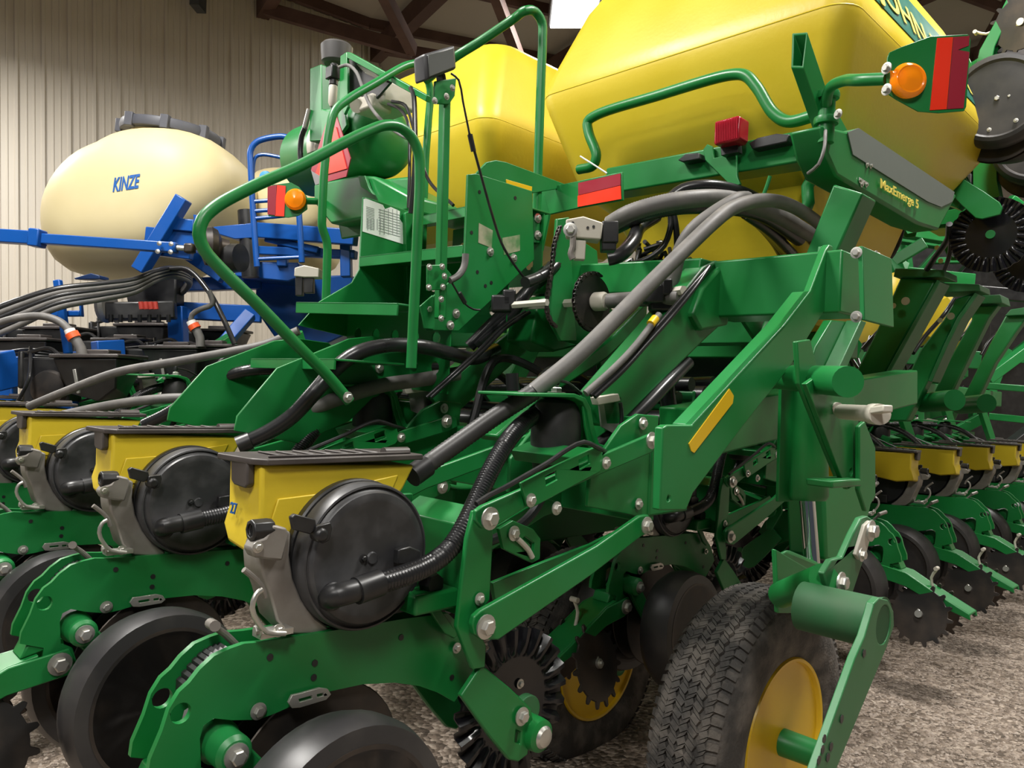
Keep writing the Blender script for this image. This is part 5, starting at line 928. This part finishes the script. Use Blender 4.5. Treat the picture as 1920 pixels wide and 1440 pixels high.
# black row units of the blue planter
def kunit(px, py, z, lb):
    R = root('black_row_unit', W(px, py, z=z), lb, 'planter row unit', 'black row units of the blue planter', basis=False)
    def q(dx, dy, dz): return W(px, py, z=z) + cR*dx + cF*dz + cU*dy
    MB().hull([q(x, y, d) for x, y, d in ((-.13, 0, 0), (.17, 0, 0), (.15, -.14, .03), (.06, -.2, .05), (-.08, -.16, .04), (-.13, 0, .28), (.17, 0, .28), (.1, -.18, .24), (-.08, -.16, .24))]).build('hopper', BLK, R, .008)
    MB().box(q(.02, .012, .14), cR*.32, cF*.3, cU*.018).box(q(.02, .03, .14), cR*.14, cF*.12, cU*.03).build('hopper_lid', LID, R, .005)
    MB().revolve(q(-.20, -.14, .1), -cF, [(.085, -.05), (.09, 0), (.08, .02), (.03, .03), (0, .03)], 24).build('meter', DISC, R)
    MB().box(q(-.22, -.10, .16), cR*.22, cF*.12, cU*.22).box(q(-.34, -.05, .15), cR*.03, cF*.1, cU*.18).build('unit_head', BLK, R, .012)
    MB().bar(q(-.02, -.05, -.01), q(.0, -.16, -.01), .015, .01, cF).build('latch', STEEL, R, .002)
    MB().tube([q(-.3, .03, .1), q(-.2, .05, .1), q(-.1, -.02, .05)], .010, 8).build('unit_hose', HOSE, R); MB().tube([q(-.3, .06, .12), q(-.25, -.1, .02), q(-.3, -.2, .02)], .008, 8).build('unit_hose', HOSE, R)
    MB().box(q(-.15, -.35, .15), cR*.1, cF*.06, cU*.3).build('unit_shank', BLUE, R, .01)
    return R
for (a, lb) in zip([(150, 672, 3.55), (375, 652, 4.2), (80, 618, 4.6), (255, 612, 4.8), (395, 622, 5.0), (30, 640, 4.4), (215, 640, 4.5), (310, 655, 4.1)],
    ['black row unit under the left orange clamp', 'black row unit under the right orange clamp', 'black row unit behind the blue post', 'black row unit right below the seed manifold', 'black row unit behind the grey looping hose', 'black row unit at the left edge before the wall', 'black row unit half hidden left of the manifold end cover', 'black row unit low between the two orange clamps']): kunit(*a, lb)
for k_ in range(3): hose([(0, 662+4*k_, 4.0), (60, 655+6*k_, 4.0), (130, 664+3*k_, 4.1), (210, 655+5*k_, 4.2), (300, 648+5*k_, 4.3), (400, 652+3*k_, 4.3)], .008, HOSE, 'thin black cable draped along the blue toolbar, %s of three' % ('upper', 'middle', 'lower')[k_], 'cables on the blue toolbar', name='cable')

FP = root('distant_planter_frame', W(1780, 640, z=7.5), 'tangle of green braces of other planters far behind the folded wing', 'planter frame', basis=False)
rnd = random.Random(11)
for k_ in range(64):
    x = rnd.uniform(1570, 1960); y = rnd.uniform(400, 840); z_ = rnd.uniform(7.6, 10.5); an = rnd.choice([-.6, -.9, -1.1, .1, 0, 1.4]); ln = rnd.uniform(.5, 1.5)
    a = W(x, y, z=z_); d_ = (cR*math.cos(an) - cU*math.sin(an) + cF*rnd.uniform(-.5, .5)).normalized(); w_ = rnd.uniform(.05, .16)
    MB().bar(a - d_*ln/2, a + d_*ln/2, w_, w_*rnd.uniform(.6, 1.6), cU if abs(d_.z) < .7 else cF).build('brace', GREEN if k_ % 4 else BLK, FP, .008)
MB().hull([W(x, y, z=z_) for x, y in ((1560, 420), (1700, 400), (1960, 420), (1960, 830), (1560, 830)) for z_ in (10.8, 11.2)]).build('added_dark_backdrop', BLK, FP)  # black backdrop added to darken the gaps behind the braces
for k_ in range(30):
    x = rnd.uniform(1560, 1700) if k_ % 2 else rnd.uniform(1180, 1320); y = rnd.uniform(640, 740) if k_ % 2 else rnd.uniform(480, 520); z_ = rnd.uniform(4.2, 5.5) if k_ % 2 else 3.2
    pts = [W(x + rnd.uniform(-25, 25), y + rnd.uniform(-30, 30), z=z_ + rnd.uniform(-.1, .1)) for _ in range(4)]
    MB().tube(pts, .009, 8).build('dark_cable', HOSE, FP if k_ % 2 else PF)

# black hose runs added along the toolbar to darken gaps behind the lift beams
for k_ in range(8):
    l_ = 1.98 + .075*(k_ % 4); u_ = -.10 + .10*(k_ // 4) + .03*(k_ % 2); rr_ = .034 if k_ % 3 == 0 else .022
    MB().tube([V(1.28 + .5*j, l_ + rnd.uniform(-.02, .02), u_ + rnd.uniform(-.03, .03)) for j in range(9)], rr_, 12, fine=.05).build('added_dark_trunk', HOSE, PF)
for k_ in range(14):
    t_ = 1.35 + .22*k_; MB().tube([V(t_, 1.62, -.12), V(t_ + .03, 1.75, .02 + .04*(k_ % 3)), V(t_ + rnd.uniform(-.08, .08), 1.92, .06), V(t_, 2.1, -.05)], .014, 8).build('added_dark_branch', HOSE, PF)
